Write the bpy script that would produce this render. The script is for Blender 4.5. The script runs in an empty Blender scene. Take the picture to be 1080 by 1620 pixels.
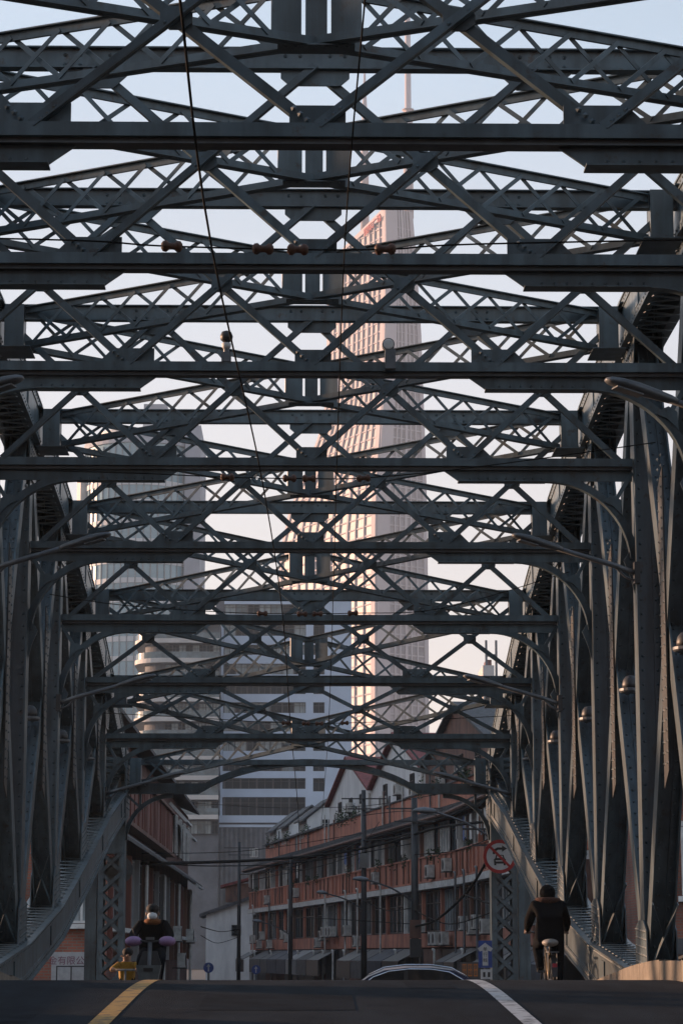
import bpy, math, random
from mathutils import Vector, Matrix, Quaternion
random.seed(7)
R = math.radians
SC = bpy.context.scene
COL = SC.collection

# ------------------------------------------------------------------ camera
F_PX = 3825.0                      # focal length in pixels of a 1080 x 1620 frame (85 mm, 36 mm tall sensor)
PITCH = math.atan(700 / F_PX)
YAW = math.atan(59 * math.cos(PITCH) / F_PX)
ZC = 2.2                           # eye height above the level of the far street
CAM = Vector((-0.075, 0, ZC))
cd = bpy.data.cameras.new('camera'); cam = bpy.data.objects.new('camera', cd); COL.objects.link(cam)
cam.location = CAM
cam.rotation_euler = (R(90) + PITCH, 0, -YAW)
cd.sensor_fit = 'VERTICAL'; cd.sensor_height = 36.0; cd.sensor_width = 24.0
cd.lens = 36.0 * F_PX / 1620
cd.clip_start = 0.1; cd.clip_end = 6000
SC.camera = cam

# ------------------------------------------------------------------ sky and sun
TO_SUN = Vector((-0.91, 0.40, 0.13)).normalized()
SUN_EL = math.asin(TO_SUN.z)
w = bpy.data.worlds.new('World'); SC.world = w; w.use_nodes = True
wn = w.node_tree; wn.nodes.clear()
sky = wn.nodes.new('ShaderNodeTexSky'); sky.sky_type = 'NISHITA'; sky.sun_disc = False
sky.sun_elevation = SUN_EL; sky.sun_rotation = math.atan2(TO_SUN.x, TO_SUN.y)
sky.altitude = 0; sky.air_density = 1.0; sky.dust_density = 0.6; sky.ozone_density = 2.0
bg = wn.nodes.new('ShaderNodeBackground'); bg.inputs['Strength'].default_value = 0.15
wo = wn.nodes.new('ShaderNodeOutputWorld')
# thin even haze over the clear sky: pale blue overhead, cream and pink towards the horizon all round
hs = wn.nodes.new('ShaderNodeHueSaturation'); hs.inputs['Saturation'].default_value = 0.45
wn.links.new(sky.outputs[0], hs.inputs['Color'])
wg = wn.nodes.new('ShaderNodeTexCoord'); ws = wn.nodes.new('ShaderNodeSeparateXYZ'); wn.links.new(wg.outputs['Generated'], ws.inputs[0])
wr = wn.nodes.new('ShaderNodeValToRGB'); wn.links.new(ws.outputs['Z'], wr.inputs[0])
HZ = [(0.0, (0.88, 0.70, 0.64)), (0.09, (0.97, 0.77, 0.69)), (0.19, (0.88, 0.79, 0.77)), (0.36, (0.52, 0.68, 0.86)), (1.0, (0.26, 0.40, 0.64))]
er = wr.color_ramp.elements
er[0].position, er[0].color = HZ[0][0], (*HZ[0][1], 1); er[1].position, er[1].color = HZ[-1][0], (*HZ[-1][1], 1)
for p_, c_ in HZ[1:-1]:
    e_ = er.new(p_); e_.color = (*c_, 1)
wk = wn.nodes.new('ShaderNodeVectorMath'); wk.operation = 'SCALE'; SKY_K = 4.15
wn.links.new(wr.outputs['Color'], wk.inputs[0])
wc = wn.nodes.new('ShaderNodeMapping'); wc.inputs['Scale'].default_value = (1.5, 1.5, 7); wn.links.new(wg.outputs['Generated'], wc.inputs['Vector'])
wt = wn.nodes.new('ShaderNodeTexNoise'); wt.inputs['Scale'].default_value = 2.2; wt.inputs['Detail'].default_value = 6; wn.links.new(wc.outputs[0], wt.inputs['Vector'])
wv = wn.nodes.new('ShaderNodeMapRange'); wv.inputs[1].default_value = .3; wv.inputs[2].default_value = .7; wv.inputs[3].default_value = SKY_K*.94; wv.inputs[4].default_value = SKY_K*1.06
wn.links.new(wt.outputs['Fac'], wv.inputs[0]); wn.links.new(wv.outputs[0], wk.inputs['Scale'])
wm = wn.nodes.new('ShaderNodeMix'); wm.data_type = 'RGBA'; wm.inputs[0].default_value = 0.66
wn.links.new(hs.outputs['Color'], wm.inputs[6]); wn.links.new(wk.outputs[0], wm.inputs[7])
wn.links.new(wm.outputs[2], bg.inputs[0]); wn.links.new(bg.outputs[0], wo.inputs[0])
sl = bpy.data.lights.new('sun', 'SUN'); sl.energy = 5.0; sl.angle = R(3.0); sl.color = (1.0, 0.60, 0.38)
sun = bpy.data.objects.new('sun', sl); COL.objects.link(sun)
sun.rotation_euler = TO_SUN.to_track_quat('Z', 'Y').to_euler(); sun.location = (-60, -40, 60)
vs = SC.view_settings
vs.view_transform = 'Standard'; vs.look = 'None'; vs.gamma = 1.0; vs.exposure = 0.9; vs.use_curve_mapping = False

# ------------------------------------------------------------------ helpers
_cq = cam.rotation_euler.to_matrix()
def ray(px, py):
    return _cq @ Vector(((px - 540) / F_PX, -(py - 810) / F_PX, -1.0))
def at(px, py, D):                  # the point seen at a pixel of the photograph, D metres down the bridge axis
    r = ray(px, py); return CAM + r * ((D - CAM.y) / r.y)
def hz(py, D, px=488): return at(px, py, D).z
def vec(*a): return Vector(a)

ORG = {}; WM = {}
class MB:
    def __init__(s): s.v = []; s.f = []
    def add(s, vs, fs):
        n = len(s.v); s.v.extend([tuple(v) for v in vs]); s.f.extend([tuple(i + n for i in f) for f in fs]); return s
    def box(s, x0, x1, y0, y1, z0, z1):
        return s.add([(x0,y0,z0),(x1,y0,z0),(x1,y1,z0),(x0,y1,z0),(x0,y0,z1),(x1,y0,z1),(x1,y1,z1),(x0,y1,z1)],
                     [(0,3,2,1),(4,5,6,7),(0,1,5,4),(1,2,6,5),(2,3,7,6),(3,0,4,7)])
    def frame_box(s, o, a, b, c):   # o corner, three edge vectors
        o, a, b, c = Vector(o), Vector(a), Vector(b), Vector(c)
        q = [o, o+a, o+a+b, o+b, o+c, o+a+c, o+a+b+c, o+b+c]
        if a.cross(b).dot(c) < 0: q = q[4:] + q[:4]
        return s.add(q, [(0,3,2,1),(4,5,6,7),(0,1,5,4),(1,2,6,5),(2,3,7,6),(3,0,4,7)])
    def bar(s, p0, p1, wid, hgt, side=(1,0,0), ou=0.0, ov=0.0):
        """bar from p0 to p1; width along 'side' (made square to the axis), height along the third axis"""
        p0, p1 = Vector(p0), Vector(p1); d = (p1 - p0).normalized()
        a = Vector(side); a = (a - d * a.dot(d)).normalized(); b = d.cross(a)
        o = p0 + a * (ou - wid / 2) + b * (ov - hgt / 2)
        return s.frame_box(o, a * wid, b * hgt, p1 - p0)
    def tube(s, pts, r, n=8, caps=True):
        pts = [Vector(p) for p in pts]; rr = r if isinstance(r, (list, tuple)) else [r] * len(pts)
        base = len(s.v); prev = None
        for i, p in enumerate(pts):
            d = (pts[min(i+1, len(pts)-1)] - pts[max(i-1, 0)]).normalized()
            if prev is None:
                a = d.cross(Vector((0, 0, 1)))
                if a.length < 1e-3: a = d.cross(Vector((1, 0, 0)))
            else: a = prev - d * prev.dot(d)
            a.normalize(); b = d.cross(a); prev = a
            for k in range(n):
                t = 2 * math.pi * k / n
                s.v.append(tuple(p + a * (rr[i] * math.cos(t)) + b * (rr[i] * math.sin(t))))
        for i in range(len(pts) - 1):
            for k in range(n):
                k2 = (k + 1) % n; q = base + i * n
                s.f.append((q + k, q + k2, q + n + k2, q + n + k))
        if caps:
            s.f.append(tuple(base + k for k in range(n))[::-1])
            q = base + (len(pts) - 1) * n; s.f.append(tuple(q + k for k in range(n)))
        return s
    def plate(s, pts, th):          # polygon (3-D points) thickened by vector th
        pts = [Vector(p) for p in pts]; th = Vector(th); n = len(pts)
        nr = Vector((0, 0, 0))
        for i in range(n): nr += pts[i].cross(pts[(i+1) % n])
        if nr.dot(th) > 0: pts = pts[::-1]
        q = pts + [p + th for p in pts]
        fs = [tuple(range(n)), tuple(range(n, 2*n))[::-1]]
        for i in range(n):
            j = (i + 1) % n; fs.append((i, i + n, j + n, j))
        fs = [f[::-1] for f in fs] if False else fs
        return s.add(q, fs)
    def dome(s, p, nrm, r, h=None):
        p = Vector(p); nrm = Vector(nrm).normalized(); h = r * 0.7 if h is None else h
        a = nrm.cross(Vector((0.3, 0.2, 0.93))); a.normalize(); b = nrm.cross(a)
        n = 5; vsn = [p + a * (r * math.cos(2*math.pi*k/n)) + b * (r * math.sin(2*math.pi*k/n)) for k in range(n)] + [p + nrm * h]
        return s.add(vsn, [(k, (k+1) % n, n) for k in range(n)])
    def lathe(s, c, prof, n=16, axis=(0,0,1)):   # prof: (radius, height) along axis
        c = Vector(c); ax = Vector(axis).normalized()
        a = ax.cross(Vector((0, 1, 0)) if abs(ax.y) < 0.9 else Vector((1, 0, 0))).normalized(); b = ax.cross(a)
        base = len(s.v)
        for r, h in prof:
            for k in range(n):
                t = 2*math.pi*k/n; s.v.append(tuple(c + ax*h + a*(r*math.cos(t)) + b*(r*math.sin(t))))
        for i in range(len(prof)-1):
            for k in range(n):
                k2 = (k+1) % n; q = base + i*n
                s.f.append((q+k, q+k2, q+n+k2, q+n+k))
        s.f.append(tuple(base+k for k in range(n))[::-1]); q = base+(len(prof)-1)*n
        s.f.append(tuple(q+k for k in range(n)))
        return s
    def build(s, name, mat, parent=None, org=None, smooth=False, kind=None):
        o0 = ORG.get(parent.name, Vector((0,0,0))) if parent else (Vector(org) if org is not None else Vector((0,0,0)))
        me = bpy.data.meshes.new(name)
        me.from_pydata([(v[0]-o0.x, v[1]-o0.y, v[2]-o0.z) for v in s.v], [], s.f); me.update()
        if mat: me.materials.append(mat)
        if smooth: me.polygons.foreach_set('use_smooth', [True]*len(me.polygons))
        o = bpy.data.objects.new(name, me); COL.objects.link(o)
        if parent: o.parent = parent
        else: o.location = o0
        ORG[o.name] = o0
        if kind: o['kind'] = kind
        return o

def tag(o, label, cat, group=None):
    o['label'] = label; o['category'] = cat
    if group: o['group'] = group
    return o
def thing(name, label, cat, loc, group=None):
    o = bpy.data.objects.new(name, None); COL.objects.link(o); o.location = loc; o.empty_display_size = 0.3
    ORG[o.name] = Vector(loc); return tag(o, label, cat, group)
def inst(name, mesh, parent, m):    # a piece sharing mesh data, m = world matrix
    o = bpy.data.objects.new(name, mesh); COL.objects.link(o); o.parent = parent
    pw = WM.get(parent.name) or Matrix.Translation(ORG[parent.name])
    o.matrix_parent_inverse = pw.inverted(); o.matrix_basis = m; WM[o.name] = m; ORG[o.name] = ORG[parent.name]
    return o
def unit_mesh(name, mat):           # 1 x 1 x 1 box standing on its base corner-centred: x,y in -.5...5, z 0..1
    mb = MB().box(-.5, .5, -.5, .5, 0, 1)
    me = bpy.data.meshes.new(name); me.from_pydata(mb.v, [], mb.f); me.update(); me.materials.append(mat); return me
def bar_matrix(p0, p1, wid, hgt, side):
    p0, p1 = Vector(p0), Vector(p1); L = (p1-p0).length; d = (p1-p0)/L
    a = Vector(side); a = (a - d*a.dot(d)).normalized(); b = d.cross(a)
    m = Matrix.Identity(4)
    for i in range(3):
        m[i][0] = a[i]*wid; m[i][1] = b[i]*hgt; m[i][2] = d[i]*L; m[i][3] = p0[i]
    return m
def loc_rot(p, rz=0.0, s=(1,1,1)):
    return Matrix.Translation(Vector(p)) @ Matrix.Rotation(rz, 4, 'Z') @ Matrix.Diagonal((s[0], s[1], s[2], 1))

# ------------------------------------------------------------------ materials
def mat(name, col, rough=0.6, metal=0.0, var=0.25, scale=3.0, col2=None, bump=0.0, bscale=40.0, spec=0.5, stretch=(1,1,1), emit=None, estr=0.0, lo=0.35, hi=0.65):
    m = bpy.data.materials.new(name); m.use_nodes = True; nt = m.node_tree; n = nt.nodes; L = nt.links
    b = n['Principled BSDF']; b.inputs['Roughness'].default_value = rough; b.inputs['Metallic'].default_value = metal
    b.inputs['Specular IOR Level'].default_value = spec
    g = n.new('ShaderNodeNewGeometry'); mp = n.new('ShaderNodeMapping'); mp.inputs['Scale'].default_value = stretch
    L.new(g.outputs['Position'], mp.inputs['Vector'])
    t = n.new('ShaderNodeTexNoise'); t.inputs['Scale'].default_value = scale; t.inputs['Detail'].default_value = 6; t.inputs['Roughness'].default_value = 0.62
    L.new(mp.outputs[0], t.inputs['Vector'])
    r = n.new('ShaderNodeValToRGB'); r.color_ramp.elements[0].position = lo; r.color_ramp.elements[1].position = hi
    c = Vector(col); c2 = Vector(col2) if col2 else c * (1 - var)
    c1 = c * (1 + (0 if col2 else var * 0.5))
    r.color_ramp.elements[0].color = (*c2, 1); r.color_ramp.elements[1].color = (*c1, 1)
    L.new(t.outputs['Fac'], r.inputs['Fac']); L.new(r.outputs['Color'], b.inputs['Base Color'])
    if bump:
        t2 = n.new('ShaderNodeTexNoise'); t2.inputs['Scale'].default_value = bscale; t2.inputs['Detail'].default_value = 4
        L.new(mp.outputs[0], t2.inputs['Vector'])
        bp = n.new('ShaderNodeBump'); bp.inputs['Strength'].default_value = bump; bp.inputs['Distance'].default_value = 0.02
        L.new(t2.outputs['Fac'], bp.inputs['Height']); L.new(bp.outputs['Normal'], b.inputs['Normal'])
    if emit:
        b.inputs['Emission Color'].default_value = (*emit, 1); b.inputs['Emission Strength'].default_value = estr
    return m
def steel_paint(name, base, dirty, rust):
    m = bpy.data.materials.new(name); m.use_nodes = True; nt = m.node_tree; n = nt.nodes; L = nt.links
    b = n['Principled BSDF']; b.inputs['Roughness'].default_value = 0.42
    g = n.new('ShaderNodeNewGeometry')
    t = n.new('ShaderNodeTexNoise'); t.inputs['Scale'].default_value = 1.7; t.inputs['Detail'].default_value = 7; t.inputs['Roughness'].default_value = 0.65
    L.new(g.outputs['Position'], t.inputs['Vector'])
    r = n.new('ShaderNodeValToRGB'); r.color_ramp.elements[0].position = 0.36; r.color_ramp.elements[1].position = 0.62
    r.color_ramp.elements[0].color = (*dirty, 1); r.color_ramp.elements[1].color = (*base, 1)
    L.new(t.outputs['Fac'], r.inputs['Fac'])
    t2 = n.new('ShaderNodeTexNoise'); t2.inputs['Scale'].default_value = 5.5; t2.inputs['Detail'].default_value = 9; t2.inputs['Roughness'].default_value = 0.7
    L.new(g.outputs['Position'], t2.inputs['Vector'])
    r2 = n.new('ShaderNodeValToRGB'); r2.color_ramp.elements[0].position = 0.58; r2.color_ramp.elements[1].position = 0.68
    L.new(t2.outputs['Fac'], r2.inputs['Fac'])
    mx = n.new('ShaderNodeMix'); mx.data_type = 'RGBA'; mx.inputs[7].default_value = (*rust, 1)
    L.new(r2.outputs['Color'], mx.inputs[0]); L.new(r.outputs['Color'], mx.inputs[6])
    oi = n.new('ShaderNodeObjectInfo'); mr = n.new('ShaderNodeMapRange'); mr.inputs[3].default_value = 0.74; mr.inputs[4].default_value = 1.22
    L.new(oi.outputs['Random'], mr.inputs[0]); sc = n.new('ShaderNodeVectorMath'); sc.operation = 'SCALE'
    mpv = n.new('ShaderNodeMapping'); mpv.inputs['Scale'].default_value = (7, 7, 0.8); L.new(g.outputs['Position'], mpv.inputs['Vector'])
    t4 = n.new('ShaderNodeTexNoise'); t4.inputs['Scale'].default_value = 1.0; t4.inputs['Detail'].default_value = 5; L.new(mpv.outputs[0], t4.inputs['Vector'])
    r4 = n.new('ShaderNodeValToRGB'); r4.color_ramp.elements[0].position = .38; r4.color_ramp.elements[0].color = (.62,.60,.58,1); r4.color_ramp.elements[1].position = .58; L.new(t4.outputs['Fac'], r4.inputs[0])
    mm = n.new('ShaderNodeMix'); mm.data_type = 'RGBA'; mm.blend_type = 'MULTIPLY'; mm.inputs[0].default_value = 1; L.new(mx.outputs[2], mm.inputs[6]); L.new(r4.outputs['Color'], mm.inputs[7])
    L.new(mm.outputs[2], sc.inputs[0]); L.new(mr.outputs[0], sc.inputs['Scale']); L.new(sc.outputs[0], b.inputs['Base Color'])
    t3 = n.new('ShaderNodeTexNoise'); t3.inputs['Scale'].default_value = 26; t3.inputs['Detail'].default_value = 4
    L.new(g.outputs['Position'], t3.inputs['Vector'])
    bp = n.new('ShaderNodeBump'); bp.inputs['Strength'].default_value = 0.12; bp.inputs['Distance'].default_value = 0.01
    L.new(t3.outputs['Fac'], bp.inputs['Height']); L.new(bp.outputs['Normal'], b.inputs['Normal'])
    return m
M = {}
M['steel'] = steel_paint('bridge_paint', (0.076, 0.112, 0.131), (0.050, 0.075, 0.089), (0.05, 0.042, 0.036))
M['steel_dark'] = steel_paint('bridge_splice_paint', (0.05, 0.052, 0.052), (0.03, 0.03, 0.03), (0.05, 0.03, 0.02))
M['asphalt'] = mat('asphalt', (0.028, 0.034, 0.041), 0.95, scale=0.9, spec=.06, col2=(0.017, 0.020, 0.024), bump=0.6, bscale=60, stretch=(2.2,.5,1))
M['patch'] = mat('asphalt_patch', (0.022, 0.026, 0.031), 0.95, spec=.05, scale=3, var=.3, bump=.5, bscale=80)
M['yellow'] = mat('yellow_road_paint', (0.46, 0.255, 0.06), 0.7, scale=7, col2=(0.15, 0.095, 0.045), lo=.38, hi=.5)
M['whiteline'] = mat('white_road_paint', (0.50, 0.50, 0.50), 0.7, scale=7, col2=(0.16, 0.16, 0.16), lo=.38, hi=.5)
M['concrete'] = mat('concrete', (0.30, 0.29, 0.27), 0.85, scale=4, var=0.35, bump=0.3)
M['kerb'] = mat('kerb_stone', (0.17, 0.145, 0.115), 0.8, scale=4, var=0.3, bump=0.3)
M['ground'] = mat('ground', (0.06, 0.06, 0.058), 0.9, scale=0.3, var=0.3)
M['river'] = mat('river_water', (0.03, 0.04, 0.035), 0.08, scale=0.5, bump=0.3, bscale=1.5)
M['dark'] = mat('dark_metal', (0.025, 0.026, 0.028), 0.5)
M['galv'] = mat('galvanised_steel', (0.12, 0.13, 0.14), 0.5, metal=0.4, scale=6)
M['wire'] = mat('black_cable', (0.010, 0.010, 0.010), 0.9, spec=.1)
M['insul'] = mat('brown_insulator', (0.085, 0.03, 0.012), 0.6, scale=20, var=0.4)
M['white'] = mat('white_paint', (0.62, 0.62, 0.60), 0.6, scale=4)
M['glassd'] = mat('dark_window_glass', (0.007, 0.010, 0.014), 0.25, scale=0.8, var=0.5, spec=.08)

# ------------------------------------------------------------------ setting: ground, river, road
def road_h(y):
    P = [(-80,-2.2),(-30,-2.2),(-12,-1.95),(0,-1.52),(10,-1.0),(18.6,-.535),(21,-.41),(23,-.315),(25,-.262),(27,-.29),(30,-.43),(34,-.69),(42,-1.16),(52,-1.70),(60,-2.0),(70,-2.18),(80,-2.2),(400,-2.2)]
    if y <= P[0][0]: return P[0][1]
    if y >= P[-1][0]: return P[-1][1]
    for i in range(len(P)-1):
        if P[i][0] <= y <= P[i+1][0]:
            x0, y0 = P[i]; x1, y1 = P[i+1]
            m0 = (y1-P[i-1][1])/(x1-P[i-1][0]) if i > 0 else 0
            m1 = (P[i+2][1]-y0)/(P[i+2][0]-x0) if i+2 < len(P) else 0
            h = x1-x0; t = (y-x0)/h
            return (2*t**3-3*t**2+1)*y0+(t**3-2*t**2+t)*h*m0+(-2*t**3+3*t**2)*y1+(t**3-t**2)*h*m1
def rz(y): return road_h(y) + ZC

NY = [51.9 - 4.54*k for k in range(13)]          # panel points, far portal first
g = MB()
prof = [(-600,-0.06),(-7,-0.06),(-6,-3.6),(55,-3.6),(56,-0.06),(1350,-0.06)]
for i in range(len(prof)-1):
    (ya,za),(yb,zb) = prof[i], prof[i+1]
    g.add([(-700,ya,za),(700,ya,za),(700,yb,zb),(-700,yb,zb)], [(0,1,2,3)])
g.build('ground', M['ground'], kind='structure')
MB().add([(-699,-6.3,-2.4),(699,-6.3,-2.4),(699,55.3,-2.4),(-699,55.3,-2.4)], [(0,1,2,3)]).build('river', M['river'], kind='structure')
def strip(x0, x1, y0, y1, dz, step=0.5, xf=None):
    mb = MB(); n = int((y1-y0)/step); pv = None
    for i in range(n+1):
        y = y0+(y1-y0)*i/n; ox = xf(y) if xf else 0.0
        mb.v += [(x0+ox,y,rz(y)+dz),(x1+ox,y,rz(y)+dz)]
        if i: k = 2*i; mb.f.append((k-2,k-1,k+1,k))
    return mb
road = strip(-3.72, 3.72, -40, 190, 0.0).build('road', M['asphalt'], kind='structure')
strip(-0.055-1.66, -0.055-1.50, -2, 58, 0.004).build('yellow_line', M['yellow'], road)
strip(0.055+1.54, 0.055+1.68, -2, 58, 0.004).build('white_line', M['whiteline'], road)

strip(-.95,.35,20.2,22.1,0.003,.25).build('patch', M['patch'], road); strip(.9,1.35,23.0,24.6,0.003,.25).build('patch', M['patch'], road); strip(-3.1,-2.2,19.0,20.4,0.003,.25).build('patch', M['patch'], road)
# ------------------------------------------------------------------ the bridge
BR = thing('truss_bridge', 'grey riveted steel truss bridge with arched chords spanning the whole picture', 'bridge', (0, 24.66, -2.4))
RV = MB()                                        # all rivets
BEAM_Y = [None,1168,1080,982,868,737,588,420,220]
BEAM = [hz(y, NY[i])-0.0 if y else None for i,y in enumerate(BEAM_Y)] + [ZC+5.02, ZC+4.45, ZC+3.8, None]
STRUT_Y = [1206,1077,942,803,660,497,315,95]
STR = [hz(y, NY[i]) for i,y in enumerate(STRUT_Y)] + [ZC+7.12, ZC+6.5, ZC+5.75, ZC+4.9, ZC+4.1]
LOW = [3.45, 2.66, 1.66, .74, .14, -.22, -.36, -.28, .08, .68, 1.55, 2.45, 3.3]   # top edge of the bottom chord, from the eye
LOW = [h+ZC for h in LOW]
XI, XO = 3.86, 4.38                              # chord outer faces
CD_T, CD_B = 0.56, 0.50                          # chord depths
def top_c(i): return STR[i] - 0.12               # chord centre
def low_c(i): return LOW[i] - CD_B/2
ST = M['steel']

# chords: two webs with flange angles, cover plate on the top chord, lacing elsewhere
lac_stuff = MB()
def chord(s, zs, depth, top, name):
    mb = MB()
    for i in range(12):
        p0 = Vector((0,NY[i],zs(i))); p1 = Vector((0,NY[i+1],zs(i+1)))
        d = (p1-p0).normalized(); up = Vector((0,-d.z,d.y)); up = up if up.z > 0 else -up
        e0 = p0 - d*0.012*(i>0); e1 = p1
        for xa, xb in ((XI, XI+0.03), (XO-0.03, XO)):
            mb.frame_box(Vector((s*xa,0,0))+e0-up*depth/2, Vector((s*(xb-xa),0,0)), up*depth, e1-e0)
        for xa, xb in ((XI+0.03, XI+0.12), (XO-0.12, XO-0.03)):          # flange angles inside
            for k in (-1, 1):
                c = up*(k*(depth/2-0.012)-0.009)
                mb.frame_box(Vector((s*xa,0,0))+e0+c, Vector((s*(xb-xa),0,0)), up*0.018, e1-e0)
        # outstanding legs on the inner face, top and bottom edge
        for k in (-1, 1):
            c = up*(k*(depth/2-0.05)-0.05)
            mb.frame_box(Vector((s*(XI-0.014),0,0))+e0+c, Vector((s*0.014,0,0)), up*0.10, e1-e0)
        if top:
            mb.frame_box(Vector((s*(XI-0.03),0,0))+e0+up*(depth/2+0.001), Vector((s*(XO-XI+0.06),0,0)), up*0.022, e1-e0)
        else:
            mb.frame_box(Vector((s*(XI-0.05),0,0))+e0+up*(depth/2+0.001), Vector((s*0.13,0,0)), up*0.014, e1-e0)
            mb.frame_box(Vector((s*(XO-0.08),0,0))+e0+up*(depth/2+0.001), Vector((s*0.13,0,0)), up*0.014, e1-e0)
            mb.frame_box(Vector((s*(XI-0.05),0,0))+e0-up*(depth/2+0.015), Vector((s*0.13,0,0)), up*0.014, e1-e0)
        # splice plates
        L = (p1-p0).length
        m0 = p0 + d*(L*0.30); mb.frame_box(Vector((s*(XI-0.02),0,0))+m0-up*(depth/2-0.105), Vector((s*0.02,0,0)), up*(depth-0.21), d*0.22)
        # lacing: underside of the top chord, both sides of the bottom chord
        n = int(L/0.34)
        for k in range(n):
            a = p0 + d*(L*(k+0.08)/n); b = p0 + d*(L*(k+0.5)/n); c = p0 + d*(L*(k+0.92)/n)
            for off in ((-1,) if top else (-1, 1)):
                oo = up*(off*(depth/2+0.026))
                xa, xb = s*(XI+0.04), s*(XO-0.04)
                lac_stuff.bar(Vector((xa,0,0))+a+oo, Vector((xb,0,0))+b+oo, 0.055, 0.01, side=d)
                lac_stuff.bar(Vector((xb,0,0))+b+oo*1.0+up*off*0.011, Vector((xa,0,0))+c+oo+up*off*0.011, 0.055, 0.01, side=d)
        # rivets along both edges of the inner face
        nr = int(L/0.15)
        for k in range(nr):
            q = p0 + d*(L*(k+.5)/nr)
            for kk in (-1, 1):
                RV.dome(Vector((s*(XI-0.014),0,0))+q+up*(kk*(depth/2-0.05)), (-s,0,0), 0.02, 0.014)
    return mb.build(name, ST, BR)
for s in (-1, 1):
    chord(s, top_c, CD_T, True, 'top_chord')
    chord(s, low_c, CD_B, False, 'bottom_chord')

# web members: H sections between the chord webs
def hmember(s, p0, p1, dep, x0, x1, name, rivets=True):
    """flanges in planes x0 and x1, web plate facing along the bridge"""
    mb = MB(); p0, p1 = Vector(p0), Vector(p1); d = (p1-p0).normalized(); b = Vector((0,-d.z,d.y))
    if b.y > 0: b = -b                                    # b points towards the camera end
    for xa in (x0, x1-0.022):
        mb.frame_box(Vector((s*xa,0,0))+p0-b*dep/2, Vector((s*0.022,0,0)), b*dep, p1-p0)
    mb.frame_box(Vector((s*(x0+0.022),0,0))+p0-b*0.008, Vector((s*(x1-x0-0.044),0,0)), b*0.016, p1-p0)
    for xa in (x0+0.022, x1-0.022-0.085):                 # angle legs on the web
        for k in (-1, 1):
            mb.frame_box(Vector((s*xa,0,0))+p0+b*(k*0.0165-0.0075), Vector((s*0.085,0,0)), b*0.015, p1-p0)
    o = mb.build(name, ST, BR)
    if rivets:
        L = (p1-p0).length; n = int(L/0.17)
        for k in range(n):
            q = p0 + d*(L*(k+.5)/n)
            for x in (x0+0.07, x1-0.07):
                RV.dome(Vector((s*x,0,0))+q+b*0.024, b, 0.02, 0.016)
    return o
for s in (-1, 1):
    for i in range(1, 12):
        y = NY[i]
        hmember(s, (0,y,LOW[i]-CD_B+.05), (0,y,top_c(i)+CD_T/2-.03), 0.34, 3.955, 4.275, 'post')
    for i in range(0, 12):
        a0 = Vector((0,NY[i],low_c(i)+.05)); a1 = Vector((0,NY[i],top_c(i))); b0 = Vector((0,NY[i+1],low_c(i+1)+.05)); b1 = Vector((0,NY[i+1],top_c(i+1)))
        if i == 0: a0 = a1 = (a0+a1)/2
        if i == 11: b0 = b1 = (b0+b1)/2
        if i not in (0,):  hmember(s, a0, b1, 0.27, 3.972, 4.258, 'diagonal')
        if i not in (11,): hmember(s, b0, a1, 0.27, 3.990, 4.240, 'diagonal')
        if 1 <= i <= 10:                                   # riveted cover plates where the diagonals cross
            # crossing point of a0-b1 and b0-a1 in the y-z plane
            d1 = b1-a0; d2 = a1-b0; den = d1.y*d2.z-d1.z*d2.y
            t = ((b0.y-a0.y)*d2.z-(b0.z-a0.z)*d2.y)/den; c = a0+d1*t
            hh = 0.22*(top_c(i)-low_c(i)); mb = MB()
            for xx, sg in ((3.950, -1), (4.262, 1)):
                mb.plate([(s*xx, c.y-0.17, c.z-hh*.9),(s*xx, c.y+0.17, c.z-hh),(s*xx, c.y+0.17, c.z+hh*.9),(s*xx, c.y-0.17, c.z+hh)], (s*0.018,0,0))
            for k in range(int(hh*2/0.12)):
                z = c.z-hh*.85+k*0.12
                for yy in (-0.12, 0.12): RV.dome((s*3.950, c.y+yy, z), (-s,0,0), 0.024, 0.02)
            mb.build('cover_plate', M['steel_dark'], BR)
    # gusset plates at the panel points, inner face
    for i in range(1, 12):
        y = NY[i]; z0 = LOW[i]-CD_B*0.75; z1 = LOW[i]+0.62; mb = MB()
        sl0 = (LOW[i-1]-LOW[i+1])/(NY[i-1]-NY[i+1])
        for xx in (3.932, 4.282):
            mb.plate([(s*xx,y-0.55,z0-0.55*sl0),(s*xx,y+0.55,z0+0.55*sl0),(s*xx,y+0.45,z1-0.1+.4*sl0),(s*xx,y+0.2,z1),(s*xx,y-0.2,z1),(s*xx,y-0.45,z1-0.1-.4*sl0)], (s*0.016,0,0))
        mb.build('gusset_plate', ST, BR)
        for a in range(-3,4):
            for bq in range(6):
                RV.dome((s*3.932, y+a*0.125+(0.06 if bq%2 else 0), LOW[i]+0.03+bq*0.095+a*0.12*sl0), (-s,0,0), 0.02, 0.015)
        # upper gusset
        mb = MB(); zt = top_c(i)-CD_T/2; st0 = (top_c(i-1)-top_c(i+1))/(NY[i-1]-NY[i+1])
        for xx in (3.932, 4.282):
            mb.plate([(s*xx,y-0.6,zt-.6*st0),(s*xx,y+0.6,zt+.6*st0),(s*xx,y+0.3,zt-0.55),(s*xx,y-0.3,zt-0.55)], (s*0.016,0,0))
        mb.build('gusset_plate', ST, BR)
        for a in range(-3,4):
            for bq in range(5):
                RV.dome((s*3.932, y+a*0.12, zt-0.05-bq*0.1+a*.1*st0), (-s,0,0), 0.02, 0.015)
        # lattice below the bottom chord post where it shows (X of flat bars)
        if 3 <= i <= 9:
            for q in (0,1):
                xa, xb = (3.97,4.26) if q else (4.26,3.97)
                MB().bar((s*xa,y-.40-.013*q,LOW[i]+.02),(s*xb,y-.40-.40-.013*q,LOW[i]+.80),0.075,0.012,side=(0,-.86,-.5)).build('lacing_bar', ST, BR)

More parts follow.
